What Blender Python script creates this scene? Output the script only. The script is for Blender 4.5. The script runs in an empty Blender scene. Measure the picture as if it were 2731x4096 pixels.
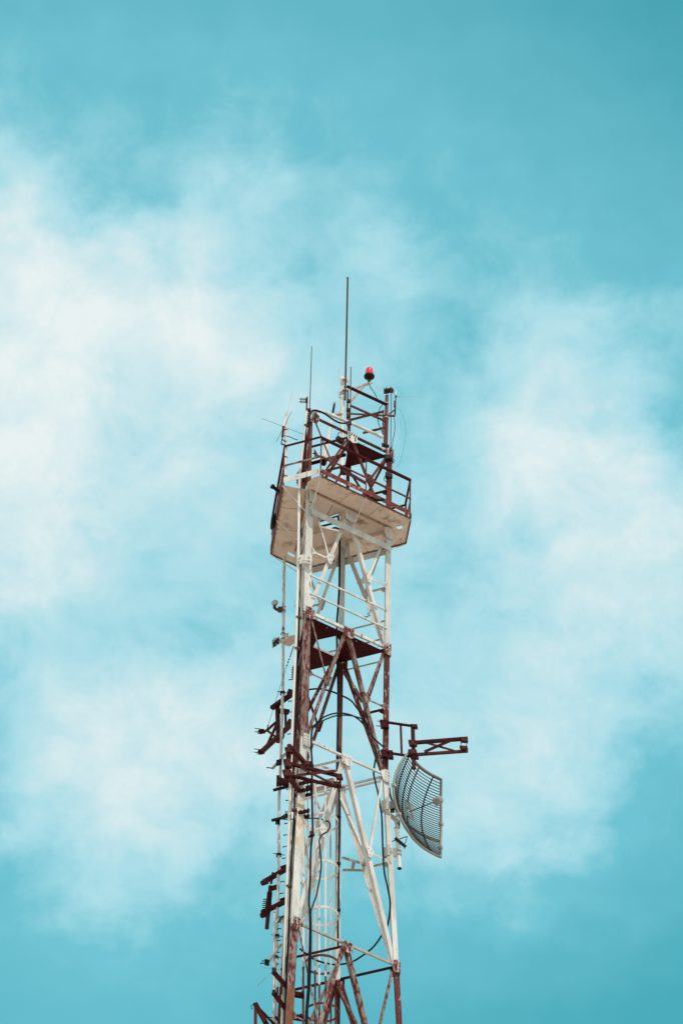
import bpy, bmesh, math, random
from mathutils import Vector, Matrix
random.seed(7)
sc = bpy.context.scene
COL = sc.collection
V = Vector
# ------------------------------------------------------------------ survey of the place
# camera station and lens recovered from the photograph, tower axis at x = y = 0, metres
PW, PH = 2731, 4096
YAW, PIT, ROL, FPX, DIST = 0.0018, 0.6673, 0.0188, 24770.87, 109.528
CAM = V((0, -DIST, 1.7))
FW = V((math.sin(YAW)*math.cos(PIT), math.cos(YAW)*math.cos(PIT), math.sin(PIT)))
_r = V((math.cos(YAW), -math.sin(YAW), 0)); _u = _r.cross(FW)
RT = math.cos(ROL)*_r + math.sin(ROL)*_u
UP = -math.sin(ROL)*_r + math.cos(ROL)*_u
def ray(px, py):
    return (FW + RT*((px-PW/2)/FPX) + UP*((PH/2-py)/FPX)).normalized()
def W(px, py, Y):            # surveyed point at depth plane y = Y
    d = ray(px, py); return CAM + d*((Y-CAM.y)/d.y)
def H(px, py, z):            # surveyed point at height z
    d = ray(px, py); return CAM + d*((z-CAM.z)/d.z)
def onplane(px, py, p0, n):
    d = ray(px, py); return CAM + d*((p0-CAM).dot(n)/d.dot(n))
def projy(P):
    d = P-CAM; return PH/2 - FPX*d.dot(UP)/d.dot(FW)
AL = 0.6266
def tri(s):
    ab = V((math.cos(AL), math.sin(AL), 0))*s
    ac = V((math.cos(AL+math.pi/3), math.sin(AL+math.pi/3), 0))*s
    A = -(ab+ac)/3
    return [A, A+ab, A+ac]
S0 = 2.2
A0, B0, C0 = tri(S0)
def zA(py):                  # height of near leg at an image row
    a = V((A0.x, A0.y, 60)); b = V((A0.x, A0.y, 100)); lo, hi = 55., 105.
    for _ in range(50):
        m = (lo+hi)/2
        if projy(V((A0.x, A0.y, m))) > py: lo = m
        else: hi = m
    return lo
Z_TOP = zA(1665); Z_DECK = 87.6346; Z_BAR = zA(2052); Z2 = 84.2761; Z3 = zA(2955); Z4 = zA(3712); 
Z4 -= 0.02
TAPER = 0.098
Z5 = Z4 - (Z3-Z4)*1.12
def side(z): return S0 if z >= Z3 else S0 + TAPER*(Z3-z)
def legp(i, z):
    p = tri(side(z))[i]; return V((p.x, p.y, z))
def mid(i, j, z): return (legp(i, z)+legp(j, z))/2
def outn(i, j):              # outward horizontal normal of the face between legs i and j
    m = (tri(1)[i]+tri(1)[j]); return V((m.x, m.y, 0)).normalized()
NAB, NBC, NCA = outn(0, 1), outn(1, 2), outn(2, 0)
def Wab(px, py, off=0.): return onplane(px, py, A0+NAB*off, NAB)
def Wbc(px, py, off=0.): return onplane(px, py, B0+NBC*off, NBC)

# ------------------------------------------------------------------ materials
def new_mat(name):
    m = bpy.data.materials.new(name); m.use_nodes = True
    nt = m.node_tree; nt.nodes.clear()
    out = nt.nodes.new('ShaderNodeOutputMaterial'); b = nt.nodes.new('ShaderNodeBsdfPrincipled')
    nt.links.new(b.outputs[0], out.inputs[0])
    return m, nt, b
def noise(nt, vec, scale, detail=4, rough=.6):
    n = nt.nodes.new('ShaderNodeTexNoise'); n.inputs['Scale'].default_value = scale
    n.inputs['Detail'].default_value = detail; n.inputs['Roughness'].default_value = rough
    nt.links.new(vec, n.inputs['Vector']); return n.outputs['Fac']
def ramp(nt, fac, a, b):
    r = nt.nodes.new('ShaderNodeMapRange'); r.interpolation_type = 'SMOOTHSTEP'
    r.inputs['From Min'].default_value = a; r.inputs['From Max'].default_value = b
    nt.links.new(fac, r.inputs['Value']); return r.outputs['Result']
def mixc(nt, fac, a, b):
    m = nt.nodes.new('ShaderNodeMix'); m.data_type = 'RGBA'
    for s, v in ((m.inputs[6], a), (m.inputs[7], b)):
        if isinstance(v, tuple): s.default_value = (*v, 1)
        else: nt.links.new(v, s)
    if isinstance(fac, float): m.inputs[0].default_value = fac
    else: nt.links.new(fac, m.inputs[0])
    return m.outputs[2]
def worn(name, base, base2, chip, chipamt, rust, rustamt, rough=.55, streak=.35, metal=0., sc_=1., spec=.2):
    """paint with tone variation, chips showing primer and vertical rust streaks"""
    m, nt, b = new_mat(name)
    tc = nt.nodes.new('ShaderNodeTexCoord')
    mp = nt.nodes.new('ShaderNodeMapping'); mp.inputs['Scale'].default_value = (1, 1, streak)
    nt.links.new(tc.outputs['Object'], mp.inputs['Vector'])
    v = mp.outputs[0]
    c = mixc(nt, ramp(nt, noise(nt, v, 3*sc_, 3), .35, .65), base, base2)
    c = mixc(nt, ramp(nt, noise(nt, v, 14*sc_, 6, .7), .66-chipamt, .70-chipamt), c, chip)
    c = mixc(nt, ramp(nt, noise(nt, v, 9*sc_, 7, .72), .70-rustamt, .76-rustamt), c, rust)
    m2 = nt.nodes.new('ShaderNodeMapping'); m2.inputs['Scale'].default_value = (1, 1, .07); nt.links.new(tc.outputs['Object'], m2.inputs['Vector'])
    sf = nt.nodes.new('ShaderNodeMath'); sf.operation = 'MULTIPLY'; nt.links.new(ramp(nt, noise(nt, m2.outputs[0], 13, 4, .6), .56, .74), sf.inputs[0]); sf.inputs[1].default_value = .65
    c = mixc(nt, sf.outputs[0], c, tuple(x*.55+y*.3 for x, y in zip(base, rust)))
    nt.links.new(c, b.inputs['Base Color'])
    b.inputs['Roughness'].default_value = rough; b.inputs['Metallic'].default_value = metal; b.inputs['Specular IOR Level'].default_value = spec
    bp = nt.nodes.new('ShaderNodeBump'); bp.inputs['Strength'].default_value = .25; bp.inputs['Distance'].default_value = .004
    nt.links.new(noise(nt, v, 40, 4), bp.inputs['Height']); nt.links.new(bp.outputs[0], b.inputs['Normal'])
    return m
RUST = (.10, .035, .018)
M = {}
M['white'] = worn('white_paint', (.64, .595, .565), (.49, .445, .415), (.40, .33, .28), .035, RUST, .055)
M['white_worn'] = worn('chipped_white_paint', (.66, .61, .58), (.53, .48, .445), (.32, .26, .22), .08, RUST, .10)
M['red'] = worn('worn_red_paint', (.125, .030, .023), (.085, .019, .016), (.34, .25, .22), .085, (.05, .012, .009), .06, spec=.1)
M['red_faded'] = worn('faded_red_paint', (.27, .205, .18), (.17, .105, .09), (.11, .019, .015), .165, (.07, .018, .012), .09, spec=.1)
M['flaky'] = worn('flaking_red_plate_paint', (.20, .05, .045), (.13, .03, .027), (.46, .40, .37), .16, (.06, .016, .012), .12, spec=.1)
M['maroon'] = worn('dark_red_paint', (.052, .0075, .008), (.036, .005, .006), (.06, .010, .010), .03, (.03, .008, .006), .04, spec=.04)
M['redpipe'] = worn('brick_red_paint', (.135, .035, .027), (.10, .026, .021), (.27, .13, .11), .035, (.06, .015, .011), .06, spec=.12)
M['toe'] = worn('rubbed_red_toe_paint', (.17, .038, .028), (.12, .024, .018), (.34, .20, .16), .09, (.06, .018, .012), .06, spec=.12)
M['stained'] = worn('orange_stained_paint', (.50, .34, .22), (.60, .50, .40), (.66, .62, .58), .10, (.22, .09, .04), .10)
M['foot'] = worn('rust_orange_paint', (.24, .10, .045), (.15, .05, .022), (.32, .17, .09), .08, (.08, .025, .012), .10)
M['plum'] = worn('brown_red_primer', (.078, .019, .016), (.055, .012, .011), (.10, .03, .025), .03, (.025, .008, .006), .05, spec=.06)
def deck_mat():
    m, nt, b = new_mat('weathered_deck_paint'); tc = nt.nodes.new('ShaderNodeTexCoord'); v = tc.outputs['Object']
    c = mixc(nt, ramp(nt, noise(nt, v, 1.6, 3), .3, .7), (.65, .525, .46), (.55, .43, .37))
    c = mixc(nt, ramp(nt, noise(nt, v, 2.3, 5, .65), .50, .74), c, (.25, .18, .13))
    c = mixc(nt, ramp(nt, noise(nt, v, 9, 6, .7), .66, .80), c, (.22, .13, .085))
    nt.links.new(c, b.inputs['Base Color']); b.inputs['Roughness'].default_value = .7; b.inputs['Specular IOR Level'].default_value = .15
    bp = nt.nodes.new('ShaderNodeBump'); bp.inputs['Strength'].default_value = .35; bp.inputs['Distance'].default_value = .03
    nt.links.new(noise(nt, v, 2.0, 2), bp.inputs['Height']); nt.links.new(bp.outputs[0], b.inputs['Normal']); return m
M['deck'] = deck_mat()
M['galv'] = worn('galvanised_steel', (.42, .39, .36), (.33, .31, .28), (.25, .21, .18), .04, (.16, .08, .05), .03, rough=.5, metal=.3)
M['rusty'] = worn('rusted_steel', (.10, .055, .035), (.07, .035, .022), (.20, .14, .10), .04, (.04, .02, .014), .06, rough=.8)
M['bronze'] = worn('dark_bronze_pole', (.075, .046, .042), (.06, .038, .034), (.085, .055, .05), -.05, (.06, .03, .025), -.05, rough=.6, spec=.1)
M['horn'] = worn('grey_horn_cover', (.31, .285, .26), (.25, .23, .21), (.3, .27, .24), .02, (.2, .14, .1), .02)
M['dirty'] = worn('stained_deck_edge', (.26, .17, .11), (.36, .26, .19), (.15, .09, .055), .10, (.12, .07, .04), .06, sc_=.6)
M['dish'] = worn('grey_dish_enamel', (.27, .245, .22), (.21, .19, .17), (.15, .13, .11), .03, (.15, .09, .06), .03, rough=.4)
M['slat'] = worn('grey_grid_rod', (.048, .043, .04), (.036, .032, .03), (.16, .13, .11), .02, (.1, .07, .05), .02, rough=.4)
M['plastic'] = worn('white_fibreglass', (.70, .66, .63), (.61, .57, .53), (.5, .46, .4), .01, (.3, .22, .16), .02, rough=.35)
def simple(name, col, rough, metal=0.):
    m, nt, b = new_mat(name); tc = nt.nodes.new('ShaderNodeTexCoord')
    c = mixc(nt, noise(nt, tc.outputs['Object'], 12, 4), tuple(x*.75 for x in col), tuple(x*1.2 for x in col))
    nt.links.new(c, b.inputs['Base Color']); b.inputs['Roughness'].default_value = rough; b.inputs['Metallic'].default_value = metal; b.inputs['Specular IOR Level'].default_value = .12
    return m, b
M['black'], _ = simple('black_cable_jacket', (.005, .006, .008), .45)
M['dark'], _ = simple('dark_steel', (.012, .009, .009), .5)
M['wire'], _ = simple('bright_wire', (.45, .45, .45), .35, .4)
M['lamp_red'], _b = simple('red_beacon_glass', (.74, .012, .035), .15)
_b.inputs['Coat Weight'].default_value = .6
M['glass'], _b = simple('clear_lens', (.36, .35, .34), .1); _b.inputs['Coat Weight'].default_value = .7
M['ground'], _ = simple('dry_pale_ground', (.50, .41, .33), .9)

# ------------------------------------------------------------------ mesh building
class MB:
    def __init__(s): s.v = []; s.f = []; s.mi = []; s.cur = 0; s.sm = []
    def add(s, vs, fs, smooth=False):
        o = len(s.v); s.v += [V(p) for p in vs]
        for f in fs: s.f.append([o+i for i in f]); s.mi.append(s.cur); s.sm.append(smooth)
    def prism(s, ring0, ring1, smooth=False):
        n = len(ring0)
        fs = [[i, (i+1) % n, n+(i+1) % n, n+i] for i in range(n)]
        s.add(list(ring0)+list(ring1), fs, smooth)
        s.add(list(ring0), [list(range(n))[::-1]]); s.add(list(ring1), [list(range(n))])
    def frame(s, d, ref=None):
        d = d.normalized(); ref = V(ref) if ref is not None else V((0, 0, 1))
        if abs(d.dot(ref)) > .98*ref.length: ref = V((1, 0, 0))
        b = d.cross(ref).normalized(); n = b.cross(d).normalized(); return b, n
    def tube(s, p, q, r, r2=None, n=10):
        p, q = V(p), V(q); r2 = r if r2 is None else r2; b, c = s.frame(q-p)
        R = lambda o, rr: [o+(b*math.cos(2*math.pi*i/n)+c*math.sin(2*math.pi*i/n))*rr for i in range(n)]
        s.prism(R(p, r), R(q, r2), True)
    def path(s, pts, r, n=8, closed=False):
        pts = [V(p) for p in pts]; rings = []; N = len(pts)
        b = None
        for i, p in enumerate(pts):
            if closed: d = pts[(i+1) % N]-pts[i-1]
            else: d = pts[min(i+1, N-1)]-pts[max(i-1, 0)]
            if b is None: b, c = s.frame(d)
            else:
                d.normalize(); b = (b-d*b.dot(d)).normalized(); c = b.cross(d).normalized()
            rings.append([p+(b*math.cos(2*math.pi*k/n)+c*math.sin(2*math.pi*k/n))*r for k in range(n)])
        vs = [v for rg in rings for v in rg]; fs = []
        M_ = N if closed else N-1
        for i in range(M_):
            j = (i+1) % N
            for k in range(n): fs.append([i*n+k, i*n+(k+1) % n, j*n+(k+1) % n, j*n+k])
        s.add(vs, fs, True)
        if not closed: s.add(rings[0], [list(range(n))[::-1]]); s.add(rings[-1], [list(range(n))])
    def bar(s, p, q, w, h, ref=None):      # rectangular bar, h along ref
        p, q = V(p), V(q); b, n = s.frame(q-p, ref)
        R = lambda o: [o-b*w/2-n*h/2, o+b*w/2-n*h/2, o+b*w/2+n*h/2, o-b*w/2+n*h/2]
        s.prism(R(p), R(q))
    def angle(s, p, q, w, t, nrm, flip=1, w2=None):
        p, q = V(p), V(q); d = (q-p).normalized(); nrm = V(nrm); n = (nrm-d*nrm.dot(d)).normalized(); b = d.cross(n)*flip
        w2 = w2 or w
        prof = [(-w/2, 0), (w/2, 0), (w/2, -w2), (w/2-t, -w2), (w/2-t, -t), (-w/2, -t)]
        R = lambda o: [o+b*x+n*y for x, y in prof]
        s.prism(R(p), R(q))
    def plate(s, pts, n, t):               # polygon extruded by t along n
        pts = [V(p) for p in pts]; n = V(n).normalized(); s.prism(pts, [p+n*t for p in pts])
    def box(s, c, x, y, z):                # centre + three half vectors
        c = V(c); x, y, z = V(x), V(y), V(z)
        R = lambda o: [o-x-y, o+x-y, o+x+y, o-x+y]
        s.prism(R(c-z), R(c+z))
    def lathe(s, base, axis, prof, n=20):  # prof: (radius, height)
        base = V(base); axis = V(axis).normalized(); b, c = s.frame(axis)
        rings = [[base+axis*h+(b*math.cos(2*math.pi*k/n)+c*math.sin(2*math.pi*k/n))*max(r, 1e-4) for k in range(n)] for r, h in prof]
        vs = [v for rg in rings for v in rg]; fs = []
        for i in range(len(prof)-1):
            for k in range(n): fs.append([i*n+k, i*n+(k+1) % n, (i+1)*n+(k+1) % n, (i+1)*n+k])
        s.add(vs, fs, True); s.add(rings[0], [list(range(n))[::-1]]); s.add(rings[-1], [list(range(n))])
    def bolt(s, p, n, r=.016, h=.022):
        s.tube(p, V(p)+V(n).normalized()*h, r, r*.9, 6)
    def ubolt(s, c, axis, out, r, t=.009):  # ring round a pole
        axis = V(axis).normalized(); b, q = s.frame(axis)
        s.path([V(c)+(b*math.cos(a)+q*math.sin(a))*r for a in [i*2*math.pi/14 for i in range(14)]], t, 6, True)
    def build(s, name, mats, parent=None, bevel=0.):
        if not isinstance(mats, (list, tuple)): mats = [mats]
        base = wloc(parent) if parent else V((0, 0, 0))
        if parent is None and s.v:
            lo = V([min(p[i] for p in s.v) for i in range(3)]); hi = V([max(p[i] for p in s.v) for i in range(3)])
            base = V(((lo.x+hi.x)/2, (lo.y+hi.y)/2, lo.z))
        me = bpy.data.meshes.new(name)
        me.from_pydata([p-base for p in s.v], [], s.f)
        for m in mats: me.materials.append(m)
        for p, mi, sm in zip(me.polygons, s.mi, s.sm): p.material_index = mi; p.use_smooth = sm
        bm = bmesh.new(); bm.from_mesh(me); bmesh.ops.recalc_face_normals(bm, faces=bm.faces); bm.to_mesh(me); bm.free()
        me.update()
        o = bpy.data.objects.new(name, me); COL.objects.link(o)
        if parent: o.parent = parent
        else: o.location = base
        if bevel:
            bv = o.modifiers.new('edge', 'BEVEL'); bv.width = bevel; bv.segments = 2; bv.limit_method = 'ANGLE'
        return o
def wloc(o):
    p = V((0, 0, 0))
    while o: p += o.location; o = o.parent
    return p
def tag(o, label, cat, group=None, kind=None):
    if kind: o['kind'] = kind
    if label: o['label'] = label
    if cat: o['category'] = cat
    if group: o['group'] = group
    return o
def thing(name, label, cat, loc, group=None):
    e = bpy.data.objects.new(name, None); COL.objects.link(e); e.location = V(loc); e.empty_display_size = .2
    return tag(e, label, cat, group)
def one(fn, name, mat, parent, *a, **k):
    m = MB(); getattr(m, fn)(*a, **k); return m.build(name, mat, parent)
def smooth_pts(pts, sub=8):               # Catmull-Rom through points
    P = [V(p) for p in pts]; out = []
    for i in range(len(P)-1):
        p0, p1, p2, p3 = P[max(i-1, 0)], P[i], P[i+1], P[min(i+2, len(P)-1)]
        for k in range(sub):
            t = k/sub
            out.append(.5*((2*p1)+(p2-p0)*t+(2*p0-5*p1+4*p2-p3)*t*t+(3*p1-p0-3*p2+p3)*t**3))
    out.append(P[-1]); return out
UPZ = V((0, 0, 1))

# ================================================================== GROUND
g = MB(); g.add([(-6000, -6000, 0), (6000, -6000, 0), (6000, 6000, 0), (-6000, 6000, 0)], [[0, 1, 2, 3]])
go = g.build('ground', M['ground']); go['kind'] = 'structure'

# ================================================================== TOWER
tower = thing('lattice_tower', 'tall three legged red and white steel lattice tower with rusty paint', 'tower', (0, 0, 0))
# legs: bent steel angle, colour bands
BANDS = [(Z_TOP+.08, 1), (Z_DECK, 0), (Z2-.03, 1), (Z3+.02, 0), (Z4-.08, 1), (Z5-.1, 0), (Z5-7, 1), (40, 0), (25, 1), (0, 0)]
bandsA = [(Z_DECK-.02, 0), (Z2-.03, 1), (Z3+.02, 0), (zA(3215), 3), (zA(3400), 0), (Z4-.08, 1), (zA(3995), 4), (Z5-.1, 0), (Z5-7, 1), (40, 0), (25, 1), (0, 0)]
def leg(i, w, off, mats):
    m = MB(); t = .016
    nb = [j for j in range(3) if j != i]
    tt = tri(1); e1 = (tt[nb[0]]-tt[i]).normalized(); e2 = (tt[nb[1]]-tt[i]).normalized(); ow = V(tt[i]).normalized()
    n1 = outn(i, nb[0]); n2 = outn(i, nb[1])
    def ring(z):
        K = legp(i, z)+ow*(w*.45)+V(off)
        inn = K-ow*(2*t)
        return [K, K+e1*w, K+e1*w-n1*t, inn, K+e2*w-n2*t, K+e2*w]
    bands = bandsA if i == 0 else BANDS
    zs = [b[0] for b in bands]
    for k in range(len(bands)-1):
        z0, z1 = zs[k], zs[k+1]
        m.cur = bands[k][1] if (k or i == 0) else 2
        cuts = [z0]+[z for z in (Z3,) if z1 < z < z0]+[z1]
        for a, b in zip(cuts, cuts[1:]):
            m.prism(ring(a-.0015), ring(b+.0015))
    return m.build('leg', mats, tower)
leg(0, .19, (-.035, 0, 0), [M['white_worn'], M['red_faded'], M['redpipe'], M['stained'], M['foot']])
one('tube', 'leg', M['redpipe'], tower, W(1234, 2000, A0.y), W(1242.5, 1668, A0.y), .047, n=14)
leg(1, .135, (0, 0, 0), [M['white'], M['red'], M['redpipe']])
leg(2, .15, (0, 0, 0), [M['white'], M['redpipe'], M['redpipe']])
# step bolts up the far left leg
for k in range(46):
    z = Z2-.25-k*.30
    m = MB(); p = legp(2, z)+V((-.07, -.02, 0)); m.tube(p, p+V((-.07, .02, 0)), .011, n=6); m.lathe(p+V((-.07, .02, 0)), (-1, .2, 0), [(.02, 0), (.02, .012)], 6)
    m.build('step_bolt', M['plum'], tower)

FACES = [(0, 1), (1, 2), (2, 0)]
def gusset(pts, n, mat, bolts=(), th=.012, name='gusset_plate', sep=False, bmat=None):
    m = MB(); m.plate(pts, n, th)
    if not sep:
        for b in bolts: m.bolt(V(b)+V(n)*(th-.001), n)
    o = m.build(name, mat, tower)
    if sep:
        for b in bolts:
            q = MB(); q.bolt(V(b)+V(n)*(th-.001), n, .019); q.build('bolt', bmat or mat, o)
    return o
def lerp(a, b, t): return a+(b-a)*t
def section(zt, zb, mat_f, mat_b, hmat, skip_h=False, t=.47, w=.085, top_h=True, hw=.075):
    for fi, (i, j) in enumerate(FACES):
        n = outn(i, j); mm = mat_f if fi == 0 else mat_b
        e = (legp(j, zt)-legp(i, zt)).normalized()
        Mp = mid(i, j, zt)
        for (k, sgn) in ((i, -1), (j, 1)):
            top, bot = Mp+e*sgn*.055-UPZ*.10+n*.005*sgn, legp(k, zb)-e*sgn*.05+n*.005*sgn
            one('angle', 'diagonal_brace', mm, tower, top, bot, w, .011, n, sgn)
            nd = lerp(Mp+e*sgn*.035-UPZ*.10, legp(k, zb)-e*sgn*.05, t)
            lg = legp(k, nd.z)
            one('angle', 'secondary_brace', mm, tower, lg-e*sgn*.06+n*.021, nd+n*.021, .042, .007, n, sgn, .04)
            lt = legp(k, zt)-e*sgn*.10-UPZ*.16
            one('angle', 'secondary_brace', mm, tower, lt+n*.028, nd+e*sgn*.03+n*.028, .055 if sgn > 0 else .042, .007, n, sgn, .04)
            # node gusset on the diagonal, small one on the leg
            d = (bot-top).normalized(); pp = d.cross(n).normalized()
            if pp.dot(e)*sgn < 0: pp = -pp
            c = nd+n*(.042+.002*fi)
            gusset([c-d*.16-pp*.05, c-d*.10+pp*.10, c+d*.02+pp*.13, c+d*.16+pp*.01, c+d*.14-pp*.05], n, mm,
                   [c-d*.08, c+d*.08, c+pp*.06-d*.02], name='node_plate')
            c = lg-e*sgn*.06+n*(.036)
            gusset([c+UPZ*.12, c-e*sgn*.13-UPZ*.02, c-e*sgn*.02-UPZ*.11], n, mm, [c-e*sgn*.04, c-e*sgn*.01+UPZ*.05], .01, name='lug_plate')
        # apex gusset
        c = Mp+n*.05
        gm = mm if fi else (M['white_worn'] if mat_f in (M['white'], M['redpipe']) else M['flaky'])
        bm_ = mm if mat_f is M['white'] else M['rusty']
        gusset([c-e*.125+UPZ*.03, c+e*.145+UPZ*.03, c+e*.145-UPZ*.20, c+e*.03-UPZ*.25, c-e*.125-UPZ*.20], n, gm,
               [c+e*x+UPZ*y for x in (-.09, -.03, .04, .10) for y in (-.03,)]+[c+e*x-UPZ*y for x in (-.08, .08) for y in (.10, .16)], sep=fi == 0, bmat=bm_)
        # gussets at the legs
        if mat_f is M['redpipe'] and fi == 0: gm = M['flaky']
        for (k, sgn) in ((i, -1), (j, 1)):
            c = legp(k, zt)+n*.062
            gusset([c+e*sgn*.06+UPZ*.10, c+e*sgn*.06-UPZ*.22, c-e*sgn*.10-UPZ*.22, c-e*sgn*.17-UPZ*.05, c-e*sgn*.17+UPZ*.03, c-e*sgn*.05+UPZ*.10], n, gm if fi == 0 else mm,
                   [c+e*sgn*x+UPZ*y for x in (.02, -.05) for y in (.05, -.03, -.10, -.17)], sep=fi == 0 and sgn < 0, bmat=bm_)
        if top_h:
            one('angle', 'horizontal_strut', hmat[fi], tower, legp(i, zt)+e*.1+n*.03, legp(j, zt)-e*.1+n*.03, hw if fi == 0 else .07, .009, n, 1, .05)
def strut(i, j, z, mat, w=.05, f0=0., f1=1., off=.03, h=None, flat=False):
    a, b = lerp(legp(i, z), legp(j, z), f0), lerp(legp(i, z), legp(j, z), f1); n = outn(i, j)
    if flat: return one('bar', 'horizontal_strut', mat, tower, a+n*off, b+n*off, .014, h or w, UPZ)
    return one('angle', 'horizontal_strut', mat, tower, a+n*off, b+n*off, w, .008, n)
Wt, Wn, Rf, Rd = M['white'], M['white_worn'], M['red_faded'], M['red']
section(Z_TOP, Z_DECK+.05, M['redpipe'], M['redpipe'], [M['red'], M['redpipe'], M['redpipe']], w=.05, hw=.045)
section(Z_DECK-.10, Z2+.08, Wt, Wt, [Wt, Wt, Wt], top_h=False)
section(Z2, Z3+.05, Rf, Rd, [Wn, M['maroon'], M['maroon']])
section(Z3, Z4+.05, Wt, Wt, [Wn, Wt, Wt], t=.455, w=.10, hw=.05)
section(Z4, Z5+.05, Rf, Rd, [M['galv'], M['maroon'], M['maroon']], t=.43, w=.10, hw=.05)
# flat belt under the platform on all three sides, and thin rails of the white bay
for (i, j) in FACES: strut(i, j, Z_BAR, Wt, .16, .0, 1., .085 if (i, j) == (0, 1) else .04, flat=True)
for py in (2300, 2372): strut(0, 1, zA(py), Wn, .035, .02, .98, .05)
for py in (2330, 2400): strut(1, 2, zA(py), M['galv'], .045, .02, .98, .03)
strut(1, 2, zA(2540)+.35, M['galv'], .04, .05, .5, .03)
strut(1, 2, Z3-.10, Wt, .06, 0, 1, .03)
strut(2, 0, Z3-.10, Wt, .06, 0, 1, .03)
for zz_, mt in ((Z_TOP-.03, M['maroon']), (Z3-.03, M['galv']), (Z4-.03, M['maroon'])):
    one('angle', 'plan_brace', mt, tower, mid(0, 1, zz_)-NAB*.04, mid(2, 0, zz_)-NCA*.03, .065, .008, (.3, -.9, 0), 1, .05)
# internal stays from face midpoints to the opposite bracing nodes
def stay(p, q, mat, w=.07): one('angle', 'internal_brace', mat, tower, p, q, w, .01, (0.4, -.9, .2), 1, .06)
def intern(zt, zb, mat, t=.47, mat2=None):
    zn = lerp(zt-.1, zb, t)
    zn2 = lerp(zt-.1, zb, t*.98)
    stay(mid(0, 1, zt)-UPZ*.16-NAB*.05, legp(2, zn2)+V((.08, -.05, 0)), mat)
    nodeB = lerp(mid(0, 1, zt), legp(1, zb), t)
    stay(mid(1, 2, zt)-UPZ*.16-NBC*.05, V((nodeB.x, nodeB.y, zn))-NAB*.06, mat2 or mat)
intern(Z2, Z3, M['red']); intern(Z3, Z4, Wt, .455); intern(Z4, Z5, M['galv'], .43, M['red']); intern(Z_TOP, Z_DECK, M['redpipe'])
# little battened bracket from the centre post towards the right hand bracing node
zq = lerp(Z3-.1, Z4, .455)
pq = lerp(mid(0, 1, Z3), legp(1, Z4), .455)
m = MB(); a = mid(1, 2, zq)-NBC*.06; b = V((pq.x, pq.y, zq))-NAB*.07
c = b+NBC*.22
a2 = W(1368, 3480, a.y); a1 = W(1368, 3430, a.y-.05)
b1 = W(1462, 3458, a.y-.25); b2 = W(1458, 3482, a.y-.05)
m.bar(a1, b1, .03, .05); m.bar(a2, b2, .03, .05); m.bar(lerp(a1, b1, .5), lerp(a2, b2, .45), .07, .03)
m.build('bracket_frame', M['galv'], tower)
# centre post on the far face, banded
m = MB(); zs = [Z_TOP+1.65, Z_DECK+.02, Z2-.25, Z3-.02, Z4-.05, Z5-6]
for k, (z0, z1) in enumerate(zip(zs, zs[1:])):
    m.cur = (1, 0, 1, 0, 1)[k]
    cuts = [z0]+[z for z in (Z3,) if z1 < z < z0]+[z1]
    for a, b in zip(cuts, cuts[1:]):
        dx = V((.085, .05, 0)) if k == 0 else V((0, 0, 0)); ww = .075 if k == 0 else .115
        m.angle(mid(1, 2, a-.0015)+dx-NBC*.03, mid(1, 2, b+.0015)+dx-NBC*.03, ww, .014, (.1, -1, 0), 1, ww*.8)
m.build('centre_post', [Wt, M['redpipe']], tower)
# intermediate rest plates of dark red sheet (polygon with a hatch)
def sheet(name, outer, holes, z, th, mat, parent, extra=None):
    bm = bmesh.new(); edges = []
    for loop in [outer]+holes:
        vs = [bm.verts.new((p[0], p[1], z)) for p in loop]
        for k in range(len(vs)): edges.append(bm.edges.new((vs[k], vs[(k+1) % len(vs)])))
    bmesh.ops.triangle_fill(bm, use_beauty=True, use_dissolve=False, edges=edges)
    m = MB(); vs = [v.co.copy() for v in bm.verts]
    bm.verts.index_update()
    fs = [[v.index for v in f.verts] for f in bm.faces]
    m.add(vs, fs); m.add([v+UPZ*th for v in vs], fs)
    for loop in [outer]+holes:
        L = [V((p[0], p[1], z)) for p in loop]; n = len(L)
        for k in range(n):
            a, b = L[k], L[(k+1) % n]; m.add([a, b, b+UPZ*th, a+UPZ*th], [[0, 1, 2, 3]])
    bm.free()
    if extra: extra(m)
    return m.build(name, mat, parent)
zp = Z2-.10
inn = lambda p, k=.965: V((p.x*k, p.y*k, p.z))
hole = [H(*q, zp) for q in ((1266, 2561), (1342, 2544), (1357, 2560), (1352, 2632), (1253, 2588))]
def dots(pts, r=.012): return [[p+V((math.cos(a)*r, math.sin(a)*r, 0)) for a in [k*math.pi/3 for k in range(6)]] for p in pts]
sheet('rest_plate', [inn(legp(0, zp)), inn(legp(1, zp)), inn(legp(2, zp))],
      [hole]+dots([H(1307, 2512, zp), H(1245, 2528, zp), H(1418, 2602, zp), H(1425, 2565, zp), H(1511, 2588, zp)]), zp, .006, M['maroon'], tower)
m = MB()
hh = hole
m.bar(hh[3]+UPZ*.02, hh[4]+UPZ*.02, .01, .05); m.bar(hh[0]+UPZ*.02, hh[1]+UPZ*.02, .01, .03)
m.build('hatch_lip', M['galv'], tower)
zq = Z_TOP-.10
sheet('rest_plate', [inn(mid(0, 1, zq), .96), inn(legp(1, zq)), inn(mid(1, 2, zq), .96)], dots([H(1457, 1779, zq)]), zq, .006, M['maroon'], tower)

one('bar', 'flange_bar', M['maroon'], tower, W(1223, 1690, A0.y+.1), W(1213, 1925, A0.y+.1), .075, .06)
one('bar', 'flange_bar', M['red'], tower, W(1233, 1880, A0.y-.12), W(1230, 1945, A0.y-.12), .05, .04)

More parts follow.
